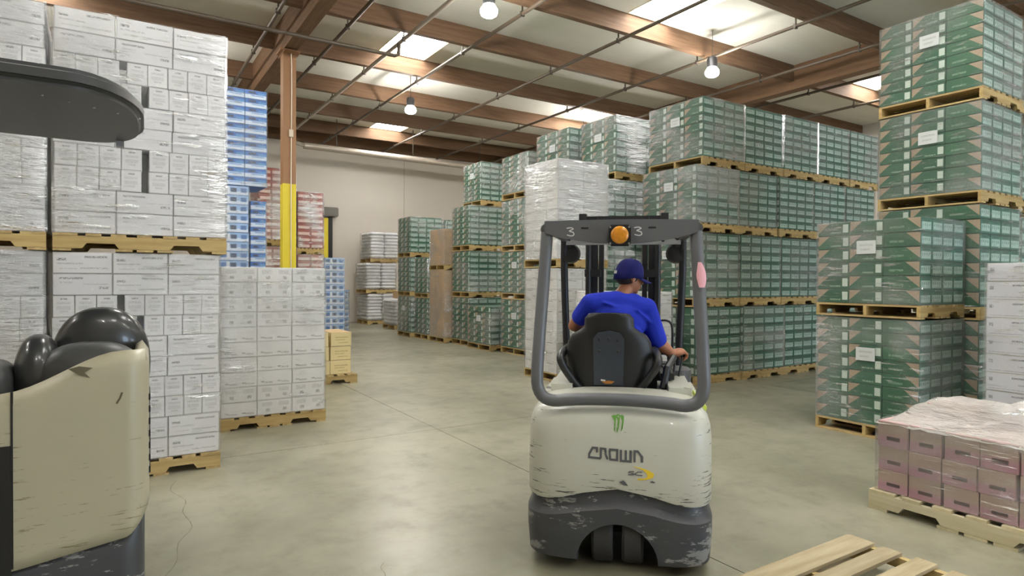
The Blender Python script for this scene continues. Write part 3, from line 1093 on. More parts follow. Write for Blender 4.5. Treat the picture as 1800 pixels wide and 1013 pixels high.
load('red', 2.6, 3.36, 14.2, 15.2, 2.36, 4.05, 3, 3, 11, 'upper one behind the column', 'wrapped red carton load', core=m_red_side, film=m_film_heavy, group='red loads', flip_last=False)
load('red', 3.42, 4.0, 14.3, 15.2, 0, 2.2, 2, 3, 15, 'lower one right of the column', 'wrapped red carton load', core=m_red_side, film=m_film_heavy, group='red loads', flip_last=False)
load('red', 3.42, 4.0, 14.3, 15.2, 2.2, 3.6, 2, 3, 9, 'upper one right of the column', 'wrapped red carton load', core=m_red_side, film=m_film_heavy, group='red loads', flip_last=False)
load('bluecan', 4.5, 5.02, 16.0, 16.8, 0, 2.2, 1, 2, 12, 'small stack behind the low white load, taller of two', 'pale blue carton load', core=m_blue_side, film=m_film_light, group='small blue loads')
load('bluecan', 5.0, 5.46, 17.0, 17.8, 0, 1.36, 1, 2, 8, 'small stack near the end wall, shorter of two', 'pale blue carton load', core=m_blue_side, film=m_film_heavy, group='small blue loads')

pallet(2.05, 3.27, 9.75, 10.75, 0, 'wooden pallet under the open kraft cartons', False, group='wooden pallets')
kl = [['kraft carton at the near right foot of the pile', 'kraft carton in the middle of the near right column', 'kraft carton on top of the near right column'],
      ['kraft carton at the foot of the near left column', 'kraft carton in the middle of the near left column', 'kraft carton on top of the near left column'],
      ['kraft carton at the foot behind the near right column', 'kraft carton halfway up behind the near right column', 'kraft carton on top behind the near right column'],
      ['kraft carton at the foot behind the near left column', 'kraft carton halfway up behind the near left column', 'kraft carton on top behind the near left column']]
for q, (xx, yy) in enumerate(((3.03, 9.98), (2.68, 9.98), (3.03, 10.33), (2.68, 10.33))):
    for l in range(3):
        o = link('kraft_carton', CART['kraft'][0])
        o.location = (xx + random.uniform(-.015, .015), yy + random.uniform(-.01, .01), 0.141 + 0.11 + l * 0.222)
        o.rotation_euler.z = random.uniform(-.04, .04)
        tag(o, kl[q][l] + ' beside the low white load', 'carton', 'open kraft cartons')

# --- sacks by the end wall
m_sack = plain('white_woven_sack', (226, 227, 230), 0.5, var=0.05, bump=0.3)


def sack_mesh(seed):
    rnd = random.Random(seed)
    b = MB()
    nx, ny = 12, 8
    L, W, H = 0.6, 0.4, 0.13
    def top(u, v, s):
        e = (1 - abs(u) ** 10) ** 0.5 * (1 - abs(v) ** 10) ** 0.5
        return s * H / 2 * e + 0.008 * noise.noise(Vector((u * 3 + seed, v * 3, s)))
    for s in (1, -1):
        base = len(b.v)
        for j in range(ny + 1):
            for i in range(nx + 1):
                u, v = -1 + 2 * i / nx, -1 + 2 * j / ny
                b.v.append((u * L / 2, v * W / 2, top(u, v, s)))
        for j in range(ny):
            for i in range(nx):
                k = base + j * (nx + 1) + i
                b.f.append((k, k + 1, k + nx + 2, k + nx + 1))
                b.mi.append(0)
    return b.mesh('sack', m_sack, True)


SACKS = [sack_mesh(s) for s in range(3)]


def sack_load(x0, y0, z, n, where, wx=1.15, wy=1.15):
    pallet(x0, x0 + wx, y0, y0 + wy, z, 'wooden pallet under the white sacks, ' + where)
    r = thing('sack_load', 'wrapped load of white sacks, ' + where, 'pallet load', (x0 + wx / 2, y0 + wy / 2, z + 0.14), 0, 'white sack loads')
    h = 0.118
    for l in range(n):
        for (i, j) in ((0, 0), (1, 0), (0, 1), (0, 2)):
            o = link('sack', random.choice(SACKS), r)
            o.scale = (wx / 2 / 0.6, wy / 3 / 0.4, 1.02)
            o.location = (-wx / 2 + (i + 0.5) * wx / 2 + random.uniform(-.02, .02), -wy / 2 + (j + 0.5) * wy / 3, 0.078 + l * h)
    b = MB()
    b.box(0.0, wx / 2 - 0.05, -wy / 2 + 0.35, wy / 2 - 0.05, 0.0, n * h - 0.03)
    tag(b.build('inner_sacks', m_sack, r), kind='stuff')
    wrap(r, x0, x0 + wx, y0, y0 + wy, z + 0.14, z + 0.16 + n * h, m_film)


sack_load(7.75, 22.0, 0, 8, 'bottom tier against the end wall')
sack_load(7.7, 22.0, 1.135, 8, 'middle tier against the end wall')
sack_load(7.85, 22.0, 2.27, 8, 'top tier against the end wall', 1.1, 1.1)
sack_load(7.72, 19.35, 0, 7, 'single low one beside the green stack', 1.0, 1.05)
o = link('brown_carton', CART['brown'][0])
o.location = (8.15, 19.95, 1.01 + 0.127)
tag(o, 'small brown carton lying on the low white sack load', 'carton')

# --- pink load in the near right
pallet(4.66, 5.7, 1.1, 2.45, 0, 'white-painted wooden pallet under the pink cartons', True, (m_palwhite, wood_mat('white_deck', (216, 206, 172), (196, 184, 148), 'y')))
r = thing('carton_load', 'low load of pink cartons under crumpled film at the right edge', 'pallet load', (4.7, 2.41, 0.14), 0)
for l in range(3):
    h = (0.155, 0.165, 0.185)[l]
    z = (0, 0.156, 0.322)[l]
    for j in range(6):
        for i in range(3):
            w = 0.205
            o = link('carton', CART['pink'][0], r)
            o.scale = (0.325 / 0.35, (w - 0.004) / 0.26, h / 0.17)
            o.rotation_euler.z = random.uniform(-.008, .008)
            o.location = (0.165 + i * 0.33 + random.uniform(-.008, .008) * (l > 0), -w / 2 - j * (w + 0.004) - 0.012 * (j > 1 + (l == 1) * 2), z + h / 2)
for (xx, yy, zz, rz) in ((0.5, -0.3, 0.508, 0.15), (0.74, -0.72, 0.508, -0.1)):
    o = link('carton', CART['pink'][0], r)
    o.scale = (0.325 / 0.35, 1.1, 0.72)
    o.rotation_euler.z = rz
    o.location = (xx, yy, zz + 0.062)
# crumpled film
b = MB()
NXs, NYs = 44, 52


def drape(u, v):
    x = -0.012 + u * 1.02
    y = 0.012 - v * 1.29
    z = 0.512
    hump = math.exp(-((x - 0.5) / 0.26) ** 4 - ((y + 0.42) / 0.36) ** 4)
    z += 0.14 * hump
    z = max(z, 0.512 + 0.135 * math.exp(-((x - 0.74) / 0.27) ** 6 - ((y + 0.74) / 0.26) ** 6))
    edge = min(u, 1 - u, v, 1 - v) * 12
    z -= 0.03 * max(0, 1 - edge)
    q = Vector((x * 5, y * 5, 0))
    z += 0.03 * noise.turbulence(q, 3, True) * min(1, edge) + 0.012 * noise.noise(q * 3.1) + 0.035 * max(0, 1 - abs((x - 0.28) + (y + 0.75) * 0.75) / 0.07) * min(1, edge)
    return (x, y, z + 0.006)


for j in range(NYs + 1):
    for i in range(NXs + 1):
        b.v.append(drape(i / NXs, j / NYs))
for j in range(NYs):
    for i in range(NXs):
        k = j * (NXs + 1) + i
        b.f.append((k, k + 1, k + NXs + 2, k + NXs + 1))
        b.mi.append(0)
b.build('crumpled_film', m_film_milky, r, smooth=True)
wrap(r, 4.7, 5.7, 1.14, 2.41, 0.14, 0.65, m_film)

# --- empty pallet at the lower right
ep = pallet(2.5, 3.71, 0.86, 2.07, 0.0, 'empty weathered pallet at the bottom right corner', True,
            (wood_mat('weathered_stringer', (190, 170, 120), (160, 138, 92), 'x'), m_palgrey))
# deck boards of this pallet run along x; tint every other board
for k, ch in enumerate([c for c in ep.children if c.name.startswith('deck_board')]):
    ch.location.z += random.uniform(0, 0.006)

# ================================================================= forklift
def worn(name, rgb, scrape, z_lo, z_hi, amount, rough=0.38, fine=True):
    """paint with long horizontal scrapes, more of them low down and at the corners"""
    t = NT(name)
    sp = t.n('ShaderNodeSeparateXYZ')
    tc = t.n('ShaderNodeTexCoord')
    t.t.links.new(tc.outputs['Object'], sp.inputs[0])
    z = sp.outputs[2]
    low = t.step(z, z_hi, z_lo)
    side = t.step(t.math('ABSOLUTE', sp.outputs[0]), 0.36, 0.54)
    zone = t.math('ADD', low, t.math('MULTIPLY', side, 0.8), clamp=True)
    a = t.noise(t.coord('Object', (3.5, 3.5, 46)), 1.6, 5, 0.7)
    b2 = t.noise(t.coord('Object', (2, 2, 2)), 3.0, 3)
    thr = t.math('SUBTRACT', a, t.math('MULTIPLY', t.math('SUBTRACT', 1.0, t.math('MULTIPLY', zone, b2)), 0.22))
    mask = t.step(thr, 0.50 - amount, 0.54 - amount)
    base = t.mix(t.noise(t.coord('Object', (1, 1, 1)), 4, 4), lin(*rgb), tuple(x * 0.9 for x in lin(*rgb)[:3]) + (1,))
    col = t.mix(mask, base, lin(*scrape))
    return t.bsdf(col, rough, normal=t.bump(mask, 0.15, 0.003), coat=0.15)


m_cream = worn('cream_forklift_paint', (188, 189, 178), (74, 72, 66), 0.42, 0.66, 0.05)
m_cream2 = worn('cream_truck_paint', (170, 165, 142), (120, 112, 88), 0.2, 1.3, 0.03)


def bumper_mat():
    t = NT('scraped_dark_bumper')
    a = t.noise(t.coord('Object', (5, 5, 16)), 1.5, 5, 0.7)
    b2 = t.noise(t.coord('Object', (1, 1, 1)), 4.2, 3)
    m = t.math('MULTIPLY', t.step(t.math('ADD', a, t.math('MULTIPLY', b2, 0.7)), 0.93, 0.99), 0.75)
    col = t.mix(t.noise(None, 6, 3), lin(54, 56, 60), lin(68, 70, 74))
    col = t.mix(m, col, lin(146, 147, 146))
    return t.bsdf(col, 0.45, normal=t.bump(m, 0.4, 0.004))


m_bumper = bumper_mat()
m_grey = plain('grey_guard_paint', (92, 94, 98), 0.38, 0.1, var=0.05)
m_greylite = plain('light_grey_steel', (150, 152, 154), 0.4, 0.3)
m_mast = plain('black_mast_steel', (38, 39, 42), 0.4, 0.3)
m_amber = plain('amber_lens', (196, 128, 26), 0.15, var=0.45, scale=40, coat=0.5)
m_chalk = plain('chalk_white', (205, 205, 205), 0.8)
m_letter = plain('dark_grey_lettering', (82, 84, 88), 0.5)
m_letter_y = plain('yellow_swoosh', (220, 190, 50), 0.5)
m_claw = plain('green_claw_mark', (96, 150, 60), 0.5)
m_seatpanel = plain('dark_blue_grey_plastic', (46, 52, 62), 0.4)
m_orange = plain('orange_sticker', (170, 110, 40), 0.5)
m_tire = plain('tyre_rubber', (52, 52, 53), 0.65, var=0.25)
m_hub = plain('wheel_hub_dark', (26, 26, 28), 0.6)
m_pinktape = plain('pink_tape', (224, 168, 180), 0.6)
m_label = smudges('white_warning_label', (206, 200, 198), (150, 90, 86), [(0.1, 0.9, 0.55, 0.8, 0.7), (0.1, 0.8, 0.2, 0.4, 0.5)], seam=False)

DEP, LAT = 3.46, 0.592
base = Vector((math.sin(YAW), math.cos(YAW), 0)) * DEP + Vector((math.cos(YAW), -math.sin(YAW), 0)) * LAT
FK_RZ = -(YAW + math.radians(10.7))
fk = thing('forklift', 'cream and black sit-down forklift seen from behind in the middle', 'forklift', (base.x, base.y, 0), FK_RZ)

# counterweight: rounded plan, domed top, arched lower edge
RINGS = [(0.40, 0.520, 0.005), (0.44, 0.53, 0.0), (0.60, 0.53, 0.0), (0.76, 0.528, 0.006), (0.83, 0.522, 0.016), (0.875, 0.508, 0.036), (0.90, 0.485, 0.065), (0.912, 0.44, 0.11), (0.918, 0.34, 0.2)]
YC, YL = 0.42, 0.42


def ring_at(z, x=0.0):
    RR = [(q + (0.035 * (1 - (x / 0.53) ** 2) * (k - 3) / 5.0 if k >= 4 else 0), w_, i_) for k, (q, w_, i_) in enumerate(RINGS)]
    for a, c in zip(RR, RR[1:]):
        if z <= c[0]:
            t = (z - a[0]) / (c[0] - a[0])
            return a[1] + (c[1] - a[1]) * t, a[2] + (c[2] - a[2]) * t
    return RINGS[-1][1:]


def plan(w, l, th, n=5.0):
    c, s = math.cos(th), math.sin(th)
    e = 2.0 / n
    return (w * math.copysign(abs(c) ** e, c), l * math.copysign(abs(s) ** e, s))


def rear_y(x, z):
    w, ins = ring_at(z, x)
    q = max(0.0, 1 - abs(x / w) ** 5)
    return YC - (YL - ins) * q ** 0.2


def loft(rings, zfun, N=72, cap_top=True, cap_bot=True, mi=0):
    b = MB()
    for k, (z, w, ins) in enumerate(rings):
        for j in range(N):
            x, y = plan(w, YL - ins, 2 * PI * j / N)
            b.v.append((x, YC + y, zfun(k, z, x, y)))
    for k in range(len(rings) - 1):
        for j in range(N):
            b.f.append((k * N + j, k * N + (j + 1) % N, (k + 1) * N + (j + 1) % N, (k + 1) * N + j))
            b.mi.append(mi)
    if cap_bot:
        b.f.append(tuple(reversed(range(N))))
        b.mi.append(mi)
    if cap_top:
        b.f.append(tuple(range((len(rings) - 1) * N, len(rings) * N)))
        b.mi.append(mi)
    return b


def arch(x):
    q = abs(x) / 0.53
    return 0.085 * 0.5 * (1 + math.cos(PI * min(1, q / 0.85)))


def zf(k, z, x, y):
    if k == 0:
        return 0.405 + arch(x) * (1 if y < 0.1 else 0.3)
    if k == 1:
        return 0.425 + arch(x) * (1 if y < 0.1 else 0.3)
    if k >= 4:
        return z + 0.035 * (1 - (x / 0.53) ** 2) * (k - 3) / 5.0
    return z


loft(RINGS, zf, cap_bot=False).build('counterweight', m_cream, fk, angle=50)


def zf2(k, z, x, y):
    if k in (5, 6):
        return z + arch(x) * (1 if y < 0.1 else 0.3)
    if k == 4:
        return z + arch(x) * 0.9
    if k == 3:
        return z + arch(x) * 0.8
    return z


BR = [(0.055, 0.49, 0.05), (0.08, 0.525, 0.008), (0.22, 0.535, -0.004), (0.315, 0.535, -0.004), (0.345, 0.515, 0.03), (0.412, 0.50, 0.035), (0.412, 0.44, 0.1), (0.36, 0.3, 0.2)]
bump = loft(BR, zf2).build('bumper_base', m_bumper, fk, angle=40)
cut = MB()
cut.lathe([(0.225, -0.3), (0.225, 0.5)], 36, 'y', (0, 0, 0.07))
co = cut.build('cutter', m_hub)
md = bump.modifiers.new('b', 'BOOLEAN')
md.object = co
md.operation = 'DIFFERENCE'
md.solver = 'EXACT'
co.parent = fk
bpy.context.view_layer.update()
bake(bump)
bpy.data.objects.remove(co)
b = MB()
b.lathe([(0.015, -0.012), (0.022, -0.008), (0.022, 0.01)], 12, 'y', (0, 0.03, 0.385))
b.build('tow_pin', m_dark, fk)

# twin steer wheels in the arch
for sx in (-0.085, 0.085):
    b = MB()
    b.lathe([(0.12, -0.058), (0.19, -0.06), (0.205, -0.045), (0.205, 0.045), (0.19, 0.06), (0.12, 0.058)], 28, 'x', (sx, 0.235, 0.205))
    w = b.build('steer_wheel', m_tire, fk, angle=35)
    b = MB()
    b.lathe([(0.11, -0.05), (0.115, -0.03), (0.115, 0.03), (0.11, 0.05)], 20, 'x', (sx, 0.235, 0.205))
    b.build('hub', m_hub, w)
# drive wheels and chassis
b = MB()
b.box(-0.50, 0.50, 0.84, 1.62, 0.12, 0.56, c=0.03)
b.box(-0.47, 0.47, 0.80, 1.35, 0.56, 0.80, c=0.04)
b.build('chassis', m_dark, fk)
for sx in (-0.46, 0.46):
    b = MB()
    b.lathe([(0.13, -0.085), (0.22, -0.09), (0.235, -0.07), (0.235, 0.07), (0.22, 0.09), (0.13, 0.085)], 28, 'x', (sx, 1.55, 0.235))
    w = b.build('drive_wheel', m_tire, fk, angle=35)
    b = MB()
    b.lathe([(0.12, -0.07), (0.13, 0.0), (0.12, 0.07)], 20, 'x', (sx, 1.55, 0.235))
    b.build('hub', m_cream, w)
# cream shoulder covers in front of the counterweight
for s in (-1, 1):
    b = MB()
    x0, x1 = sorted((s * 0.26, s * 0.50))
    b.box(x0, x1, 0.56, 1.25, 0.80, 0.965, c=0.05)
    b.build('side_cover', m_cream, fk, angle=40)
b = MB()
b.prism([(0.45, 0.86), (0.50, 0.84), (0.515, 0.90), (0.47, 0.935)], 0.35, 0.75, 'y')
b.build('lime_sticker', plain('lime_sticker', (196, 214, 92), 0.5), fk)

# rear hoop of the overhead guard
hoop = []
TR = 0.036
hoop += bez((-0.425, 0.17, 1.93), (-0.44, 0.14, 1.6), (-0.455, 0.08, 1.35), (-0.462, 0.05, 1.12), 8)
hoop += bez((-0.463, 0.05, 1.10), (-0.465, 0.05, 0.99), (-0.42, 0.05, 0.955), (-0.34, 0.05, 0.962), 8)[1:]
hoop += bez((-0.30, 0.05, 0.968), (-0.12, 0.05, 0.985), (0.12, 0.05, 0.985), (0.30, 0.05, 0.968), 8)
hoop += bez((0.34, 0.05, 0.962), (0.42, 0.05, 0.955), (0.465, 0.05, 0.99), (0.463, 0.05, 1.10), 8)
hoop += bez((0.462, 0.05, 1.12), (0.455, 0.08, 1.35), (0.44, 0.14, 1.6), (0.425, 0.17, 1.93), 8)
b = MB()
b.tube(hoop, TR, 12)
b.build('guard_hoop', m_grey, fk, angle=60)
# front posts
for s in (-1, 1):
    b = MB()
    b.tube(smooth_path([(s * 0.445, 1.36, 1.98), (s * 0.452, 1.42, 1.75), (s * 0.44, 1.46, 1.3), (s * 0.415, 1.5, 0.6)], 4), 0.029, 10)
    b.build('front_post', m_mast, fk, angle=60)
    b = MB()
    b.lathe([(0.03, -0.045), (0.068, -0.04), (0.078, 0.0), (0.078, 0.05), (0.06, 0.06)], 20, 'y', (s * 0.405, 1.42, 1.86))
    h = b.build('headlight', m_dark, fk, angle=40)
    b = MB()
    b.tube([(s * 0.40, 1.40, 1.93), (s * 0.41, 1.36, 1.99)], 0.045, 10)
    b.build('bracket', m_dark, h)
# guard roof: visor, side rails, slats, front cross member
b = MB()
N = 24
topz = [1.995 + 0.006 * math.cos(PI * (i / N - 0.5)) for i in range(N + 1)]
poly = [(-0.435 + 0.87 * i / N, topz[i]) for i in range(N + 1)] + [(0.435 - 0.87 * i / N, 1.928 - 0.066 * math.sin(PI * i / N) ** 0.8) for i in range(N + 1)]
b.prism(poly, 0.125, 0.165, 'y')
b.build('guard_visor', m_grey, fk)
for s in (-1, 1):
    b = MB()
    b.tube([(s * 0.43, 0.15, 1.95), (s * 0.44, 0.8, 1.975), (s * 0.445, 1.36, 1.98)], 0.032, 10)
    b.build('guard_rail', m_grey, fk, angle=60)
for k in range(6):
    x = -0.3 + 0.12 * k
    b = MB()
    b.box(x - 0.012, x + 0.012, 0.16, 1.36, 1.955, 1.985)
    b.build('guard_bar', m_grey, fk)
b = MB()
b.box(-0.43, 0.43, 1.33, 1.37, 1.925, 1.985)
cm = b.build('guard_crossmember', m_greylite, fk)
for x in (-0.25, -0.17, -0.11, 0.02, 0.14, 0.2, 0.3):
    b = MB()
    b.lathe([(0.013, -0.004), (0.013, 0.002)], 10, 'y', (x, 1.33, 1.955))
    b.build('bolt_hole', m_dark, cm)
for x in (-0.2, 0.18):
    b = MB()
    b.prism([(x - 0.022, 1.948), (x + 0.022, 1.948), (x + 0.02, 1.957), (x - 0.02, 1.957)], 0.122, 0.13, 'y')
    b.build('visor_slot', m_dark, fk)
b = MB()
b.box(-0.355, 0.355, 1.70, 1.78, 2.14, 2.18)
for x in (-0.34, 0.32):
    b.box(x - 0.02, x + 0.04, 1.68, 1.79, 2.13, 2.2)
b.build('mast_crosshead', m_mast, fk)
# beacon
b = MB()
b.box(-0.062, 0.062, 0.055, 0.125, 1.845, 1.965, c=0.012)
bc = b.build('beacon_housing', m_dark, fk)
b = MB()
b.lathe([(0.05, 0.0), (0.048, -0.008), (0.036, -0.013), (0.018, -0.016), (0.004, -0.017)], 24, 'y', (0, 0.055, 1.907))
b.build('amber_lens', m_amber, bc, angle=60)
for (x, z) in ((-0.052, 1.86), (0.052, 1.86), (-0.052, 1.95), (0.052, 1.95)):
    b = MB()
    b.lathe([(0.005, 0.0), (0.005, -0.004)], 8, 'y', (x, 0.054, z))
    b.build('screw', m_greylite, bc)


def stroke(b, pts, w, fn, mi=0):
    """flat ribbon along 2-D points; fn maps (x, z) to a 3-D point just off the surface"""
    P = [Vector((p[0], p[1])) for p in pts]
    k = len(P)
    L, R = [], []
    for i in range(k):
        d0 = (P[i] - P[i - 1]).normalized() if i else None
        d1 = (P[i + 1] - P[i]).normalized() if i < k - 1 else None
        if d0 is None:
            t, sc = d1, 1.0
        elif d1 is None:
            t, sc = d0, 1.0
        else:
            t = (d0 + d1)
            t = t.normalized() if t.length > 1e-4 else d0
            sc = min(2.0, 1.0 / max(0.4, t.dot(d0)))
        n = Vector((-t.y, t.x)) * w / 2 * sc
        L.append(P[i] + n)
        R.append(P[i] - n)
    for i in range(k - 1):
        b.quad([fn(*L[i]), fn(*R[i]), fn(*R[i + 1]), fn(*L[i + 1])], mi)


def fill(b, pts, fn):
    c = Vector((sum(p[0] for p in pts) / len(pts), sum(p[1] for p in pts) / len(pts)))
    for i in range(len(pts)):
        b.quad([fn(*c), fn(*pts[i]), fn(*pts[(i + 1) % len(pts)])])


def on_rear(x, z):
    return (x, rear_y(x, z) - 0.0025, z)


def solid(o, t=0.0012):
    m = o.modifiers.new('s', 'SOLIDIFY')
    m.thickness = t
    m.offset = 0


# chalked figures on the visor
for cx, nm in ((-0.283, 0), (0.102, 1)):
    b = MB()
    pts = [(cx - 0.022, 1.952), (cx + 0.002, 1.955), (cx + 0.016, 1.948), (cx - 0.006, 1.936), (cx + 0.016, 1.928), (cx + 0.02, 1.914), (cx + 0.004, 1.908), (cx - 0.02, 1.914)]
    pp = [(p.x, p.y) for p in smooth_path([(x, z, 0) for x, z in pts], 4)]
    stroke(b, pp, 0.006, lambda x, z: (x, 0.1235, z))
    solid(b.build('chalk_figure', m_chalk, fk))

# lettering and marks on the counterweight (traced strokes, 7.79 px per photo px)
SX = 3.46 / 1100 / 7.79


def lp(px, py):
    """zoomed pixel of the lettering -> x, z on the rear"""
    return ((px - 670) * SX + 0.005, 0.926 - (py + 12 - (px - 670) * 0.03) * SX)


names = ['letter_c', 'letter_r', 'letter_o', 'letter_w', 'letter_n']
strokes = [[[(372, 565), (374, 503), (315, 500), (268, 585), (266, 632), (425, 645)]],
           [[(425, 645), (427, 508), (487, 514), (494, 590), (520, 655)]],
           [[(545, 560), (550, 520), (650, 524), (648, 662), (556, 655), (545, 560)]],
           [[(700, 520), (700, 670), (832, 676), (832, 524)], [(766, 524), (766, 672)]],
           [[(884, 684), (884, 534), (926, 537), (986, 612), (984, 686)]]]
for nm, ss in zip(names, strokes):
    b = MB()
    for pts in ss:
        stroke(b, [lp(*p) for p in pts], 0.0125, on_rear)
    solid(b.build('letter', m_letter, fk))
b = MB()
stroke(b, [lp(880, 812), (lp(820, 812)), lp(805, 826), lp(872, 838), lp(868, 855), lp(800, 858)], 0.005, on_rear)
solid(b.build('letter', m_letter, fk))
b = MB()
stroke(b, [lp(990, 816), lp(930, 816), lp(885, 848), lp(935, 862), lp(992, 864)], 0.005, on_rear)
solid(b.build('letter', m_letter, fk))
b = MB()
outer = [(880, 742), (980, 762), (1080, 792), (1150, 840), (1130, 892), (1040, 920), (930, 930)]
inner = [(930, 905), (1010, 905), (1060, 880), (1050, 835), (1000, 790), (950, 768), (880, 752)]
pp = [lp(*p) for p in outer]
qq = [lp(*p) for p in reversed(inner)]
for i in range(len(pp) - 1):
    b.quad([on_rear(*pp[i]), on_rear(*pp[i + 1]), on_rear(*qq[i + 1]), on_rear(*qq[i])])
solid(b.build('swoosh', m_letter_y, fk))
claws = [[(565, 72), (600, 58), (628, 66), (634, 90), (622, 190), (614, 285), (602, 255), (606, 170), (616, 84), (592, 70)],
         [(622, 60), (662, 48), (684, 66), (680, 120), (668, 220), (646, 300), (640, 250), (650, 170), (656, 84), (640, 66)],
         [(680, 64), (716, 60), (738, 76), (734, 140), (722, 230), (698, 275), (706, 200), (712, 120), (708, 84)]]
for pts in claws:
    b = MB()
    fill(b, [lp(*p) for p in pts], on_rear)
    solid(b.build('claw_mark', m_claw, fk))
b = MB()
fill(b, [lp(*p) for p in ((735, 938), (765, 965), (800, 1010), (740, 1005), (680, 965))], on_rear)
solid(b.build('paint_chip', m_letter, fk))
b = MB()
fill(b, [lp(*p) for p in ((1120, 930), (1165, 950), (1150, 965), (1090, 955))], on_rear)
solid(b.build('paint_chip', m_letter, fk))
# pink tape on the right hoop leg
b = MB()
for k in range(8):
    z0, z1 = 1.615 + k * 0.0175, 1.615 + (k + 1) * 0.0175
    def tp(z, a):
        cx = 0.4475 - (z - 1.62) * 0.055
        cy = 0.098 + (z - 1.62) * 0.17
        return (cx + 0.0375 * math.sin(a), cy - 0.0375 * math.cos(a), z)
    def lim(z):
        t = (z - 1.615) / 0.14
        return -0.75 + 0.75 * abs(t - 0.45), 0.85 * math.sin(PI * min(1, max(0.12, t * 0.8 + 0.15)))
    (a0, c0), (a1, c1) = lim(z0), lim(z1)
    for q in range(4):
        b.quad([tp(z0, a0 + (c0 - a0) * q / 4), tp(z0, a0 + (c0 - a0) * (q + 1) / 4), tp(z1, a1 + (c1 - a1) * (q + 1) / 4), tp(z1, a1 + (c1 - a1) * q / 4)])
b.build('tape_patch', m_pinktape, fk)

# seat
SXC = -0.075
b = MB()
prof = [(1.435, 0.10), (1.43, 0.135), (1.40, 0.16), (1.34, 0.165), (1.315, 0.20), (1.29, 0.245), (1.24, 0.276), (1.14, 0.288), (1.04, 0.28), (0.97, 0.25), (0.92, 0.2)]
sec = []
for (z, w) in prof:
    lean = (1.43 - z) * 0.12
    ring = []
    for j in range(28):
        th = 2 * PI * j / 28
        x, y = plan(w, 0.055, th, 3.0)
        bow = 0.05 * (x / 0.28) ** 2
        ring.append((SXC + x, 0.66 + lean + y + bow, z))
    sec.append(ring)
for ring in sec:
    b.v += ring
for k in range(len(sec) - 1):
    for j in range(28):
        b.f.append((k * 28 + j, k * 28 + (j + 1) % 28, (k + 1) * 28 + (j + 1) % 28, (k + 1) * 28 + j))
        b.mi.append(0)
b.f.append(tuple(range(28)))
b.mi.append(0)
b.f.append(tuple(range((len(sec) - 1) * 28, len(sec) * 28)))
b.mi.append(0)
seat = b.build('seat_backrest', m_dark, fk, angle=60)
b = MB()
pts = [(-0.095, 0.96), (0.095, 0.96), (0.1, 1.27), (0.07, 1.31), (0.0, 1.325), (-0.07, 1.31), (-0.1, 1.27)]
def sfn(x, z, off=0.0):
    return 0.66 + (1.43 - z) * 0.12 - 0.055 - 0.004 - off
bq = len(b.v)
for off in (0.012, -0.02):
    for (x, z) in pts:
        b.v.append((SXC + x, sfn(x, z, off), z))
n = len(pts)
b.f.append(tuple(range(n)))
b.mi.append(0)
for j in range(n):
    b.f.append((j, (j + 1) % n, n + (j + 1) % n, n + j))
    b.mi.append(0)
b.build('back_panel', m_seatpanel, seat)
for (x, z) in ((-0.06, 1.265), (0.0, 1.27), (0.06, 1.265), (-0.06, 1.19), (0.06, 1.19)):
    b = MB()
    b.lathe([(0.01, 0), (0.01, -0.006), (0.006, -0.009)], 10, 'y', (SXC + x, sfn(x, z, 0.012), z))
    b.build('rivet', m_dark, seat)
b = MB()
stroke(b, [(SXC - 0.05, 0.995), (SXC - 0.02, 0.992)], 0.01, lambda x, z: (x, sfn(x, z, 0.014), z))
solid(b.build('maker_mark', m_chalk, seat))
b = MB()
fill(b, [(SXC - 0.045, 0.985), (SXC + 0.0, 0.992), (SXC + 0.04, 0.988), (SXC + 0.02, 0.972), (SXC - 0.02, 0.97)], lambda x, z: (x, sfn(x, z, 0.014), z))
solid(b.build('maker_mark', m_orange, seat))
b = MB()
b.box(SXC - 0.24, SXC + 0.24, 0.74, 1.2, 0.86, 0.98, c=0.04)
b.build('seat_cushion', m_dark, fk, angle=40)
b = MB()
b.box(SXC - 0.2, SXC + 0.2, 0.66, 1.15, 0.78, 0.87, c=0.02)
b.build('seat_base', m_dark, fk)
b = MB()
b.box(SXC - 0.02, SXC + 0.035, 0.652, 0.662, 0.905, 0.925)
b.build('yellow_tag', m_letter_y, fk)
for s in (-1, 1):
    b = MB()
    x0 = SXC + s * 0.31
    b.tube(smooth_path([(x0 - s * 0.01, 1.0, 1.17), (x0, 0.78, 1.165), (x0 + s * 0.01, 0.66, 1.13), (x0 - s * 0.02, 0.66, 1.06), (x0 - s * 0.09, 0.68, 0.96), (x0 - s * 0.15, 0.7, 0.9)], 5), 0.027, 10)
    b.build('hip_restraint', m_dark, fk, angle=60)

# mast
for s in (-1, 1):
    b = MB()
    b.box(s * 0.235 - 0.03, s * 0.235 + 0.03, 1.66, 1.80, 0.08, 2.17, c=0.004)
    b.box(s * 0.175 - 0.02, s * 0.175 + 0.02, 1.68, 1.78, 0.10, 2.12, c=0.004)
    up_ = b.build('mast_upright', m_mast, fk)
    b = MB()
    b.tube([(s * 0.275, 1.62, 0.4), (s * 0.275, 1.62, 1.98)], 0.025, 10)
    b.build('lift_cylinder', m_mast, up_, angle=60)
    b = MB()
    b.box(s * 0.235 - 0.07, s * 0.235 + 0.06, 1.60, 1.67, 1.68, 1.74)
    b.build('cylinder_clamp', m_greylite if False else m_mast, up_)
for z in (0.5, 1.1):
    b = MB()
    b.box(-0.26, 0.26, 1.8, 1.84, z, z + 0.1)
    b.build('mast_crossbar', m_mast, fk)
b = MB()
for z in (1.37, 1.41, 1.45):
    b.quad([(0.205, 1.655, z), (0.25, 1.655, z), (0.25, 1.655, z + 0.034), (0.205, 1.655, z + 0.034)], 0, [(0, 0), (1, 0), (1, 1), (0, 1)])
solid(b.build('warning_label', m_label, fk))
b = MB()
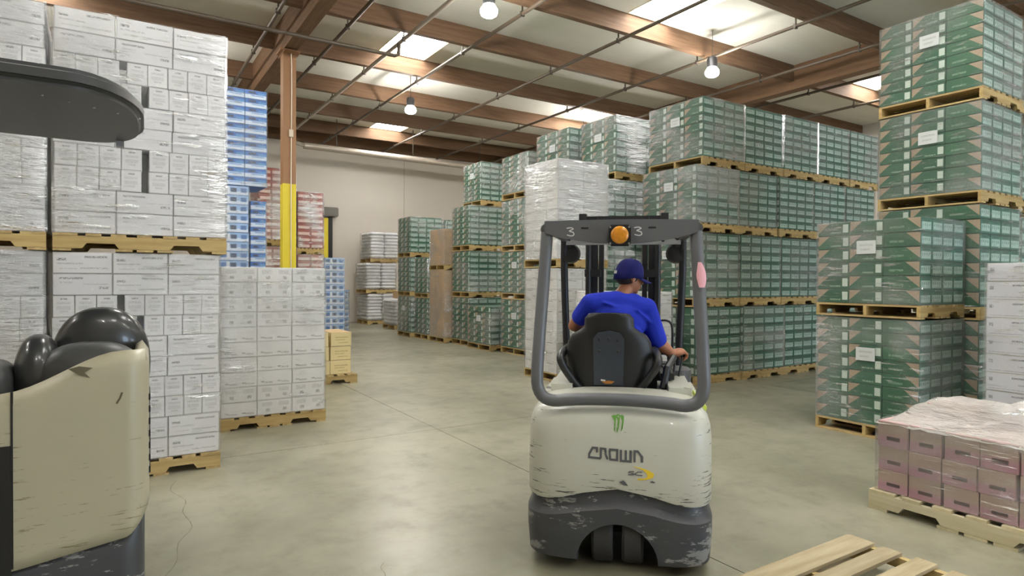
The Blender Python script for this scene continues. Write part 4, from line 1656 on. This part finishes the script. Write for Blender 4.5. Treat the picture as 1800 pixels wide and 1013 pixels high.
b.tube(smooth_path([(0.26, 1.64, 1.30), (0.3, 1.6, 1.335), (0.38, 1.55, 1.31), (0.39, 1.55, 1.1), (0.37, 1.5, 0.8)], 5), 0.009, 8)
b.build('hydraulic_hose', m_dark, fk, angle=60)
# carriage, backrest and forks beyond the mast
b = MB()
for z in (0.16, 0.5):
    b.box(-0.45, 0.45, 1.86, 1.90, z, z + 0.1)
for k in range(5):
    x = -0.43 + k * 0.215
    b.box(x - 0.012, x + 0.012, 1.87, 1.89, 0.26, 1.05)
b.box(-0.45, 0.45, 1.87, 1.89, 1.03, 1.06)
b.build('load_backrest', m_mast, fk)
for s in (-1, 1):
    b = MB()
    b.prism([(1.90, 0.60), (1.94, 0.60), (1.95, 0.12), (2.9, 0.085), (2.9, 0.07), (1.90, 0.07)], s * 0.26 - 0.05, s * 0.26 + 0.05, 'x')
    b.build('fork', m_mast, fk)
# dashboard, steering column, wheel and levers
b = MB()
b.box(-0.42, 0.42, 1.36, 1.56, 0.80, 1.02, c=0.03)
b.build('dashboard', m_dark, fk)
b = MB()
b.tube([(-0.14, 1.4, 1.0), (-0.14, 1.22, 1.17)], 0.03, 10)
b.build('steering_column', m_dark, fk)
b = MB()
ring = []
for j in range(24):
    a = 2 * PI * j / 24
    ring.append((-0.14 + 0.15 * math.cos(a), 1.2 + 0.11 * math.sin(a), 1.19 + 0.09 * math.sin(a)))
b.tube(ring, 0.014, 8, closed=True)
b.box(-0.28, 0.0, 1.19, 1.21, 1.175, 1.195)
b.build('steering_wheel', m_dark, fk, angle=60)
b = MB()
b.lathe([(0.085, 0.0), (0.105, 0.02), (0.105, 0.16), (0.085, 0.175), (0.0, 0.18)], 20, 'z', (0.40, 1.25, 0.84))
b.build('side_drum', plain('grey_side_drum', (70, 70, 72), 0.5), fk, angle=40)
b = MB()
b.box(0.27, 0.36, 0.86, 1.2, 0.95, 1.04, c=0.025)
b.tube([(0.28, 0.78, 0.93), (0.31, 0.84, 1.06), (0.36, 0.96, 1.12)], 0.025, 8)
b.build('control_armrest', m_dark, fk)
for k, x in enumerate((0.33, 0.365, 0.40)):
    b = MB()
    b.tube([(x, 1.02, 0.98), (x + 0.012 * k, 1.06, 1.09), (x + 0.012 * k, 1.07, 1.115)], [0.008, 0.008, 0.008], 8)
    lv = b.build('control_lever', m_dark, fk)
    b = MB()
    b.lathe([(0.006, 0.0), (0.016, 0.012), (0.016, 0.026), (0.004, 0.036)], 12, 'z', (x + 0.012 * k, 1.07, 1.108))
    b.build('knob', m_dark, lv)

# ================================================================= driver
m_skin = plain('skin', (150, 98, 70), 0.5, var=0.08, scale=20)
m_shirt = plain('blue_shirt_cloth', (34, 52, 176), 0.8, var=0.12, scale=9, bump=0.35, spec=0.2)
m_capc = plain('navy_cap_cloth', (28, 30, 92), 0.8, var=0.1, scale=20, spec=0.2)
m_hair = plain('black_hair', (24, 20, 20), 0.6, var=0.2, scale=60, bump=0.4)
m_trouser = plain('dark_trousers', (36, 40, 52), 0.85, spec=0.2)
m_shoe = plain('dark_shoes', (28, 28, 30), 0.6)


def blob(bm, c, r, rot=None, seg=16):
    """ellipsoid"""
    m = Matrix.Translation(Vector(c)) @ (rot.to_matrix().to_4x4() if rot else Matrix.Identity(4)) @ Matrix.Diagonal((*(r if hasattr(r, '__len__') else (r, r, r)), 1))
    bmesh.ops.create_uvsphere(bm, u_segments=seg, v_segments=seg // 2 + 2, radius=1, matrix=m)


def limb(bm, pts, n=10):
    """tapered chain of (point, radius) with rounded joints"""
    for (p, r) in pts:
        blob(bm, p, r, seg=12)
    for (p, r), (q, s) in zip(pts, pts[1:]):
        p, q = Vector(p), Vector(q)
        d = q - p
        if d.length < 1e-5:
            continue
        rotm = d.to_track_quat('Z', 'Y').to_matrix().to_4x4()
        bmesh.ops.create_cone(bm, cap_ends=True, segments=12, radius1=r, radius2=s, depth=d.length, matrix=Matrix.Translation((p + q) / 2) @ rotm)


def fuse(bm, name, mat, parent, vox, smooth_it=4, shrink=0.5):
    me = bpy.data.meshes.new(name)
    bm.to_mesh(me)
    bm.free()
    me.materials.append(mat)
    o = link(name, me, None)
    m = o.modifiers.new('r', 'REMESH')
    m.mode = 'VOXEL'
    m.voxel_size = vox
    m2 = o.modifiers.new('s', 'SMOOTH')
    m2.factor = shrink
    m2.iterations = smooth_it
    bpy.context.view_layer.update()
    bake(o)
    if not o.data.materials:
        o.data.materials.append(mat)
    o.data.shade_smooth()
    o.parent = parent
    return o


pr = thing('person', 'driver in a blue shirt and navy cap seated on the forklift, looking right', 'person', (base.x, base.y, 0), FK_RZ)
# joints in forklift space
HIP = Vector((-0.06, 0.92, 1.02))
CHEST = Vector((-0.03, 0.93, 1.36))
NECKB = Vector((0.005, 0.945, 1.545))
HEAD = Vector((0.055, 0.985, 1.675))
SHL, SHR = Vector((-0.21, 0.91, 1.485)), Vector((0.17, 0.96, 1.455))
ELL, WRL = Vector((-0.335, 0.985, 1.325)), Vector((-0.2, 1.16, 1.25))
ELR, WRR = Vector((0.26, 0.985, 1.215)), Vector((0.355, 1.03, 1.135))
bm = bmesh.new()
# torso
blob(bm, HIP, (0.17, 0.12, 0.10))
blob(bm, (HIP + CHEST) / 2, (0.155, 0.105, 0.16))
blob(bm, CHEST, (0.18, 0.11, 0.16))
limb(bm, [(NECKB - Vector((0.0, 0, 0.07)), 0.075), (NECKB, 0.058), (HEAD - Vector((0.012, 0.005, 0.07)), 0.054)])
limb(bm, [(SHL, 0.062), ((SHL + SHR) / 2 + Vector((0, 0, 0.02)), 0.075), (SHR, 0.062)])
# head turned to the right: face direction
FD = Vector((math.sin(math.radians(62)), math.cos(math.radians(62)), -0.18)).normalized()
q = FD.to_track_quat('Y', 'Z')
hm = Matrix.Translation(HEAD) @ q.to_matrix().to_4x4()


def hp(x, y, z):
    return hm @ Vector((x, y, z))


blob(bm, hp(0, -0.008, 0.025), (0.076, 0.096, 0.085), q.to_euler(), 20)
blob(bm, hp(0, 0.02, -0.045), (0.062, 0.07, 0.068), q.to_euler(), 20)
blob(bm, hp(0, 0.052, -0.09), (0.034, 0.03, 0.026), q.to_euler())
limb(bm, [(hp(0, 0.088, 0.012), 0.01), (hp(0, 0.104, -0.022), 0.015)])
blob(bm, hp(0, 0.084, -0.055), (0.026, 0.014, 0.009), q.to_euler())
blob(bm, hp(0, 0.083, -0.068), (0.023, 0.013, 0.008), q.to_euler())
for s in (-1, 1):
    blob(bm, hp(s * 0.03, 0.078, 0.015), (0.016, 0.012, 0.01), q.to_euler())
    blob(bm, hp(s * 0.076, -0.008, -0.012), (0.009, 0.02, 0.033), q.to_euler())
# arms
limb(bm, [(SHL, 0.056), ((SHL + ELL) / 2, 0.05), (ELL, 0.042), ((ELL + WRL) / 2, 0.04), (WRL, 0.029)])
limb(bm, [(SHR, 0.056), ((SHR + ELR) / 2, 0.052), (ELR, 0.046), ((ELR * 2 + WRR) / 3, 0.046), ((ELR + WRR * 2) / 3, 0.038), (WRR, 0.03)])


def hand(bm, wr, fwd_, upv, side, curl):
    """palm, four unequal curled fingers and a thumb from the side of the palm"""
    f = Vector(fwd_).normalized()
    u = (Vector(upv) - f * Vector(upv).dot(f)).normalized()
    s = f.cross(u) * side
    pc = wr + f * 0.048
    rotm = Matrix((s, f, u)).transposed()
    blob(bm, pc, (0.046, 0.056, 0.026), rotm.to_euler())
    for k, (off, ln) in enumerate(((-0.031, 0.85), (-0.010, 1.0), (0.011, 0.95), (0.030, 0.75))):
        p0 = wr + f * 0.083 + s * off
        a = 0.0
        pts = [(wr + f * 0.05 + s * off * 0.8, 0.013), (p0, 0.0125)]
        for seglen, r_ in ((0.042, 0.0115), (0.03, 0.0105), (0.023, 0.0095)):
            a += curl
            p0 = p0 + (f * math.cos(a) - u * math.sin(a)) * seglen * ln
            pts.append((p0, r_))
        limb(bm, pts)
    t0 = wr + f * 0.03 - s * 0.032
    limb(bm, [(t0, 0.015), (t0 + (f * 0.6 - s * 0.7 - u * 0.4) * 0.035, 0.0125), (t0 + (f * 1.0 - s * 0.55 - u * 0.9) * 0.055, 0.0105), (t0 + (f * 1.2 - s * 0.1 - u * 1.3) * 0.062, 0.009)])


hand(bm, WRR, (0.8, 0.45, 0.22), (-0.1, -0.25, 1), 1, 0.95)
hand(bm, WRL, (0.55, 0.6, -0.3), (0, 0, 1), -1, 0.7)
# legs
for s in (-1, 1):
    hp_ = HIP + Vector((s * 0.09, 0.02, -0.03))
    kn = Vector((HIP.x + s * 0.15, 1.36, 0.98))
    an = Vector((HIP.x + s * 0.14, 1.42, 0.62))
    limb(bm, [(hp_, 0.085), (kn, 0.056), (an, 0.04)])
    limb(bm, [(an, 0.04), (an + Vector((0, 0.1, -0.03)), 0.035)])
fuse(bm, 'body', m_skin, pr, 0.0065, 4)

# shirt over torso and upper arms
bm = bmesh.new()
blob(bm, HIP + Vector((0, 0, 0.0)), (0.19, 0.14, 0.10))
blob(bm, (HIP + CHEST) / 2, (0.185, 0.13, 0.18), seg=20)
blob(bm, CHEST + Vector((0, -0.005, 0.0)), (0.205, 0.135, 0.165), seg=20)
limb(bm, [(SHL + Vector((0.02, 0, 0)), 0.078), ((SHL + SHR) / 2 + Vector((0, -0.005, 0.022)), 0.09), (SHR - Vector((0.02, 0, 0)), 0.08)])
limb(bm, [((SHL + NECKB) / 2, 0.06), (NECKB - Vector((0, 0, 0.035)), 0.068), ((SHR + NECKB) / 2, 0.062)])
limb(bm, [(SHL, 0.074), (SHL * 0.6 + ELL * 0.4, 0.069), (SHL * 0.42 + ELL * 0.58, 0.067)])
limb(bm, [(SHR, 0.078), (SHR * 0.45 + ELR * 0.55, 0.07), (SHR * 0.1 + ELR * 0.9, 0.066)])
# folds
for (a, c, r_) in (((0.14, 0.83, 1.30), (-0.05, 0.81, 1.42), 0.012), ((0.16, 0.86, 1.22), (0.0, 0.82, 1.28), 0.011), ((-0.2, 0.86, 1.38), (-0.08, 0.81, 1.28), 0.011), ((0.2, 0.9, 1.36), (0.1, 0.83, 1.46), 0.01), ((-0.12, 0.83, 1.5), (0.0, 0.83, 1.46), 0.008)):
    limb(bm, [(Vector(a), r_), ((Vector(a) + Vector(c)) / 2, r_ * 1.2), (Vector(c), r_ * 0.6)])
fuse(bm, 'shirt', m_shirt, pr, 0.008, 6)
# trousers and shoes
bm = bmesh.new()
blob(bm, HIP - Vector((0, 0, 0.03)), (0.185, 0.135, 0.085))
for s in (-1, 1):
    hp_ = HIP + Vector((s * 0.09, 0.02, -0.03))
    kn = Vector((HIP.x + s * 0.15, 1.36, 0.98))
    an = Vector((HIP.x + s * 0.14, 1.42, 0.66))
    limb(bm, [(hp_, 0.1), (kn, 0.068), (an, 0.056)])
fuse(bm, 'trousers', m_trouser, pr, 0.01, 4)
for s in (-1, 1):
    bm = bmesh.new()
    an = Vector((HIP.x + s * 0.14, 1.42, 0.63))
    blob(bm, an + Vector((0, 0.06, -0.03)), (0.05, 0.13, 0.045))
    blob(bm, an, (0.05, 0.055, 0.06))
    fuse(bm, 'shoe', m_shoe, pr, 0.01, 3)
# hair at the nape and temples
bm = bmesh.new()
blob(bm, hp(0, -0.022, 0.0), (0.0775, 0.0885, 0.07), q.to_euler(), 20)
for v in list(bm.verts):
    l = hm.inverted() @ v.co
    if l.z < -0.072 or l.y > 0.035:
        bm.verts.remove(v)
hair = bpy.data.meshes.new('hair')
bm.to_mesh(hair)
bm.free()
hair.materials.append(m_hair)
hair.shade_smooth()
ho = link('hair', hair, pr)
mm = ho.modifiers.new('s', 'SOLIDIFY')
mm.thickness = 0.004
# cap: crown and curved bill
b = MB()
ns, nr = 28, 9
for k in range(nr + 1):
    t = k / nr
    a = t * PI / 2
    rr = math.cos(a) ** 0.62
    for j in range(ns):
        th = 2 * PI * j / ns
        x = 0.088 * rr * math.cos(th)
        y = 0.107 * rr * math.sin(th) - 0.008
        z = 0.012 + 0.118 * math.sin(a) - (0.02 if k == 0 else 0.0) - (0.03 * (1 - t) * -math.sin(th) if math.sin(th) < 0 else 0)
        b.v.append(tuple(hp(x, y, z)))
for k in range(nr):
    for j in range(ns):
        b.f.append((k * ns + j, k * ns + (j + 1) % ns, (k + 1) * ns + (j + 1) % ns, (k + 1) * ns + j))
        b.mi.append(0)
cap = b.build('cap', m_capc, pr, smooth=True)
cap.modifiers.new('s', 'SOLIDIFY').thickness = 0.004
b = MB()
nu, nv = 14, 6
for i in range(nu + 1):
    a = -1.05 + 2.1 * i / nu
    for k in range(nv + 1):
        rr = k / nv
        x = (0.086 + 0.01 * rr) * math.sin(a)
        y = 0.099 * math.cos(a) - 0.008 + rr * 0.078 * math.cos(a * 0.9) ** 0.6
        z = 0.012 - 0.10 * (math.sin(a) ** 2) * 0.22 - 0.02 * rr
        b.v.append(tuple(hp(x, y, z)))
for i in range(nu):
    for k in range(nv):
        p = i * (nv + 1) + k
        b.f.append((p, p + 1, p + nv + 2, p + nv + 1))
        b.mi.append(0)
bill = b.build('cap_bill', m_capc, cap, smooth=True)
bill.modifiers.new('s', 'SOLIDIFY').thickness = 0.006
b = MB()
b.lathe([(0.009, 0.0), (0.008, 0.005), (0.003, 0.008)], 10, 'z', tuple(hp(0, -0.008, 0.128)))
b.build('cap_button', m_capc, cap)
b = MB()
for (i0, i1) in ((-0.016, 0.016),):
    pts = []
    for th in (-1.56, -1.28):
        for z in (0.004, 0.026):
            x = 0.0945 * math.cos(th)
            y = 0.1145 * math.sin(th) - 0.008
            pts.append(tuple(hp(x, y, z)))
    b.quad([pts[0], pts[2], pts[3], pts[1]])
bo = b.build('cap_emblem', m_chalk, cap)
bo.modifiers.new('s', 'SOLIDIFY').thickness = 0.003

# ================================================================= second lift truck at the left edge
TD, TL = 2.9, -1.70
tb = Vector((math.sin(YAW), math.cos(YAW), 0)) * TD + Vector((math.cos(YAW), -math.sin(YAW), 0)) * TL
tr_ = thing('lift_truck', 'cream lift truck with black seat and overhead guard at the left edge', 'forklift', (0.135, 3.37, 0), math.radians(-2.0))
# shell: path in plan from far left along the rear, round the corner, up the right side
path = [(-1.05 + i * 0.05, 0.0) for i in range(20)]
for k in range(9):
    a = -PI / 2 + k * PI / 16
    path.append((-0.09 + 0.09 * math.cos(a), 0.09 + 0.09 * math.sin(a)))
path += [(0.0, 0.12 + 0.08 * k) for k in range(1, 14)]


def top_z(x, y):
    s = min(1, max(0, (x + 0.56) / 0.46))
    s = s * s * (3 - 2 * s)
    return 1.15 + 0.165 * s


def bot_z(x, y):
    s = min(1, max(0, (x + 0.5) / 0.45))
    return 0.39 + 0.07 * s + (0.12 * max(0, (x + 0.1) / 0.1) ** 2) + min(0.04, y * 0.2)


def shell(b, zf0, zf1, nz=10, inset=0.0):
    n = len(path)
    base_i = len(b.v)
    for j in range(nz + 1):
        t = j / nz
        for (x, y) in path:
            z = zf0(x, y) + (zf1(x, y) - zf0(x, y)) * t
            rnd_ = 0.03 * max(0, (t - 0.93) / 0.07) ** 2 if inset >= 0 else 0
            b.v.append((x - (rnd_ if y > 0.05 else 0) - inset, y + (rnd_ if y <= 0.09 else 0) + inset, z))
    for j in range(nz):
        for i in range(n - 1):
            b.f.append((base_i + j * n + i, base_i + j * n + i + 1, base_i + (j + 1) * n + i + 1, base_i + (j + 1) * n + i))
            b.mi.append(0)


b = MB()
shell(b, bot_z, top_z, 14)
so = b.build('rear_shell', m_cream2, tr_, angle=50)
md = so.modifiers.new('s', 'SOLIDIFY')
md.thickness = 0.035
md.offset = -1
b = MB()
shell(b, lambda x, y: 0.06, lambda x, y: bot_z(x, y) + 0.02, 6, 0.02)
so = b.build('bumper_skirt', m_bumper, tr_, angle=50)
md = so.modifiers.new('s', 'SOLIDIFY')
md.thickness = 0.03
md.offset = -1
b = MB()
b.box(-1.0, -0.06, 0.06, 1.1, 0.08, 1.06, c=0.02)
b.build('inner_body', m_dark, tr_)
# seam, black inset panel at the far left and side slots
b = MB()
b.box(-0.512, -0.504, -0.004, 0.01, 0.4, 1.16)
b.build('panel_seam', m_dark, tr_)
b = MB()
b.box(-1.04, -0.512, -0.006, 0.0, 0.1, 0.93)
b.build('recessed_step', m_dark, tr_)
for k in range(7):
    z = 0.72 + k * 0.058
    b = MB()
    b.box(-0.03, 0.005, 0.07, 0.3, z, z + 0.03)
    b.build('vent_slot', m_dark, tr_)
b = MB()
for (pts) in ([(-0.31, 1.245), (-0.27, 1.255), (-0.22, 1.245), (-0.25, 1.225), (-0.23, 1.20), (-0.27, 1.215)],):
    fill(b, pts, lambda x, z: (x, -0.003, z))
solid(b.build('scraped_mark', plain('worn_mark', (92, 86, 66), 0.7), tr_))
b = MB()
stroke(b, [(-0.108, 1.125), (-0.116, 1.10), (-0.13, 1.075)], 0.008, lambda x, z: (x, -0.003, z))
solid(b.build('scraped_mark', plain('worn_mark_dark', (84, 78, 58), 0.7), tr_))

# seat: domed backrest over a pad with side bolsters
def soft(name, c, r, e, parent, mat, tilt=0.0):
    b = MB()
    nu, nv = 32, 20
    for j in range(nv + 1):
        ph = -PI / 2 + PI * j / nv
        for i in range(nu):
            th = 2 * PI * i / nu
            def sp(v, ee):
                return math.copysign(abs(v) ** ee, v)
            x = r[0] * sp(math.cos(ph), e) * sp(math.cos(th), e)
            y = r[1] * sp(math.cos(ph), e) * sp(math.sin(th), e)
            z = r[2] * sp(math.sin(ph), e)
            b.v.append((c[0] + x, c[1] + y + tilt * z, c[2] + z))
    for j in range(nv):
        for i in range(nu):
            b.f.append((j * nu + i, j * nu + (i + 1) % nu, (j + 1) * nu + (i + 1) % nu, (j + 1) * nu + i))
            b.mi.append(0)
    return b.build(name, mat, parent, smooth=True)


m_vinyl = plain('black_vinyl', (46, 48, 48), 0.28, var=0.1, bump=0.05, coat=0.3)
m_vinyl2 = plain('dark_grey_vinyl', (66, 68, 68), 0.4, var=0.1)
ts = soft('seat_backrest', (-0.215, 0.62, 1.19), (0.225, 0.11, 0.305), 0.9, tr_, m_vinyl, -0.1)
soft('seat_shell', (-0.25, 0.40, 1.13), (0.23, 0.13, 0.20), 0.8, tr_, m_vinyl2)
soft('seat_bolster', (-0.47, 0.47, 1.12), (0.10, 0.16, 0.25), 0.85, tr_, m_vinyl)
soft('control_pod', (-0.68, 0.4, 1.10), (0.13, 0.2, 0.16), 0.6, tr_, m_vinyl2)
b = MB()
b.box(-0.55, -0.1, 0.3, 0.85, 0.9, 1.06, c=0.03)
b.build('seat_box', m_dark, tr_)
# overhead guard: thick plate with a rounded end, carried on posts
b = MB()
gx1, gy0, gy1, gz0, gz1 = 0.0, -0.2, 1.05, 2.44, 2.525
poly = [(-1.3, gy0 - 0.02)]
for k in range(9):
    a = -PI / 2 + k * PI / 16
    poly.append((-0.30 + 0.28 * math.cos(a), gy0 + 0.55 + 0.55 * math.sin(a)))
for k in range(9):
    a = k * PI / 16
    poly.append((-0.30 + 0.28 * math.cos(a), gy1 - 0.45 + 0.45 * math.sin(a)))
poly += [(-1.3, gy1 - 0.06)]
bmg = bmesh.new()
vs0 = [bmg.verts.new((x, y, gz0)) for x, y in poly]
f = bmg.faces.new(vs0)
ext = bmesh.ops.extrude_face_region(bmg, geom=[f])
for v in [e for e in ext['geom'] if isinstance(e, bmesh.types.BMVert)]:
    v.co.z = gz1
bmesh.ops.recalc_face_normals(bmg, faces=bmg.faces[:])
bmesh.ops.bevel(bmg, geom=[e for e in bmg.edges if abs(e.verts[0].co.z - e.verts[1].co.z) < 1e-5], offset=0.025, segments=3, affect='EDGES')
b.add_bm(bmg)
gp = b.build('overhead_guard', plain('black_guard_paint', (44, 46, 46), 0.42, var=0.08), tr_, angle=40)
for k in range(5):
    b = MB()
    b.lathe([(0.006, 0), (0.006, -0.005)], 8, 'z', (-0.40 + k * 0.09, 0.0 + 0.06 * k, gz0))
    b.build('rivet', m_greylite, gp)
b = MB()
b.box(-0.16, -0.12, 0.9, 0.95, gz0 - 0.03, gz0)
b.build('guard_bracket', m_greylite, gp)
for (x, y) in ((-1.1, 0.15), (-1.1, 0.9)):
    b = MB()
    b.box(x - 0.04, x + 0.04, y - 0.04, y + 0.04, 0.3, gz0 + 0.01)
    b.build('guard_post', m_dark, tr_)
b = MB()
b.box(-1.3, -1.0, 0.05, 1.1, 0.08, 1.0, c=0.03)
b.build('battery_case', m_dark, tr_)
for (x, y) in ((-0.2, 0.35), (-1.2, 0.35), (-0.2, 1.0), (-1.2, 1.0)):
    b = MB()
    b.lathe([(0.07, -0.05), (0.1, -0.055), (0.1, 0.055), (0.07, 0.05)], 20, 'x', (x, y, 0.1))
    b.build('truck_wheel', m_tire, tr_, angle=35)
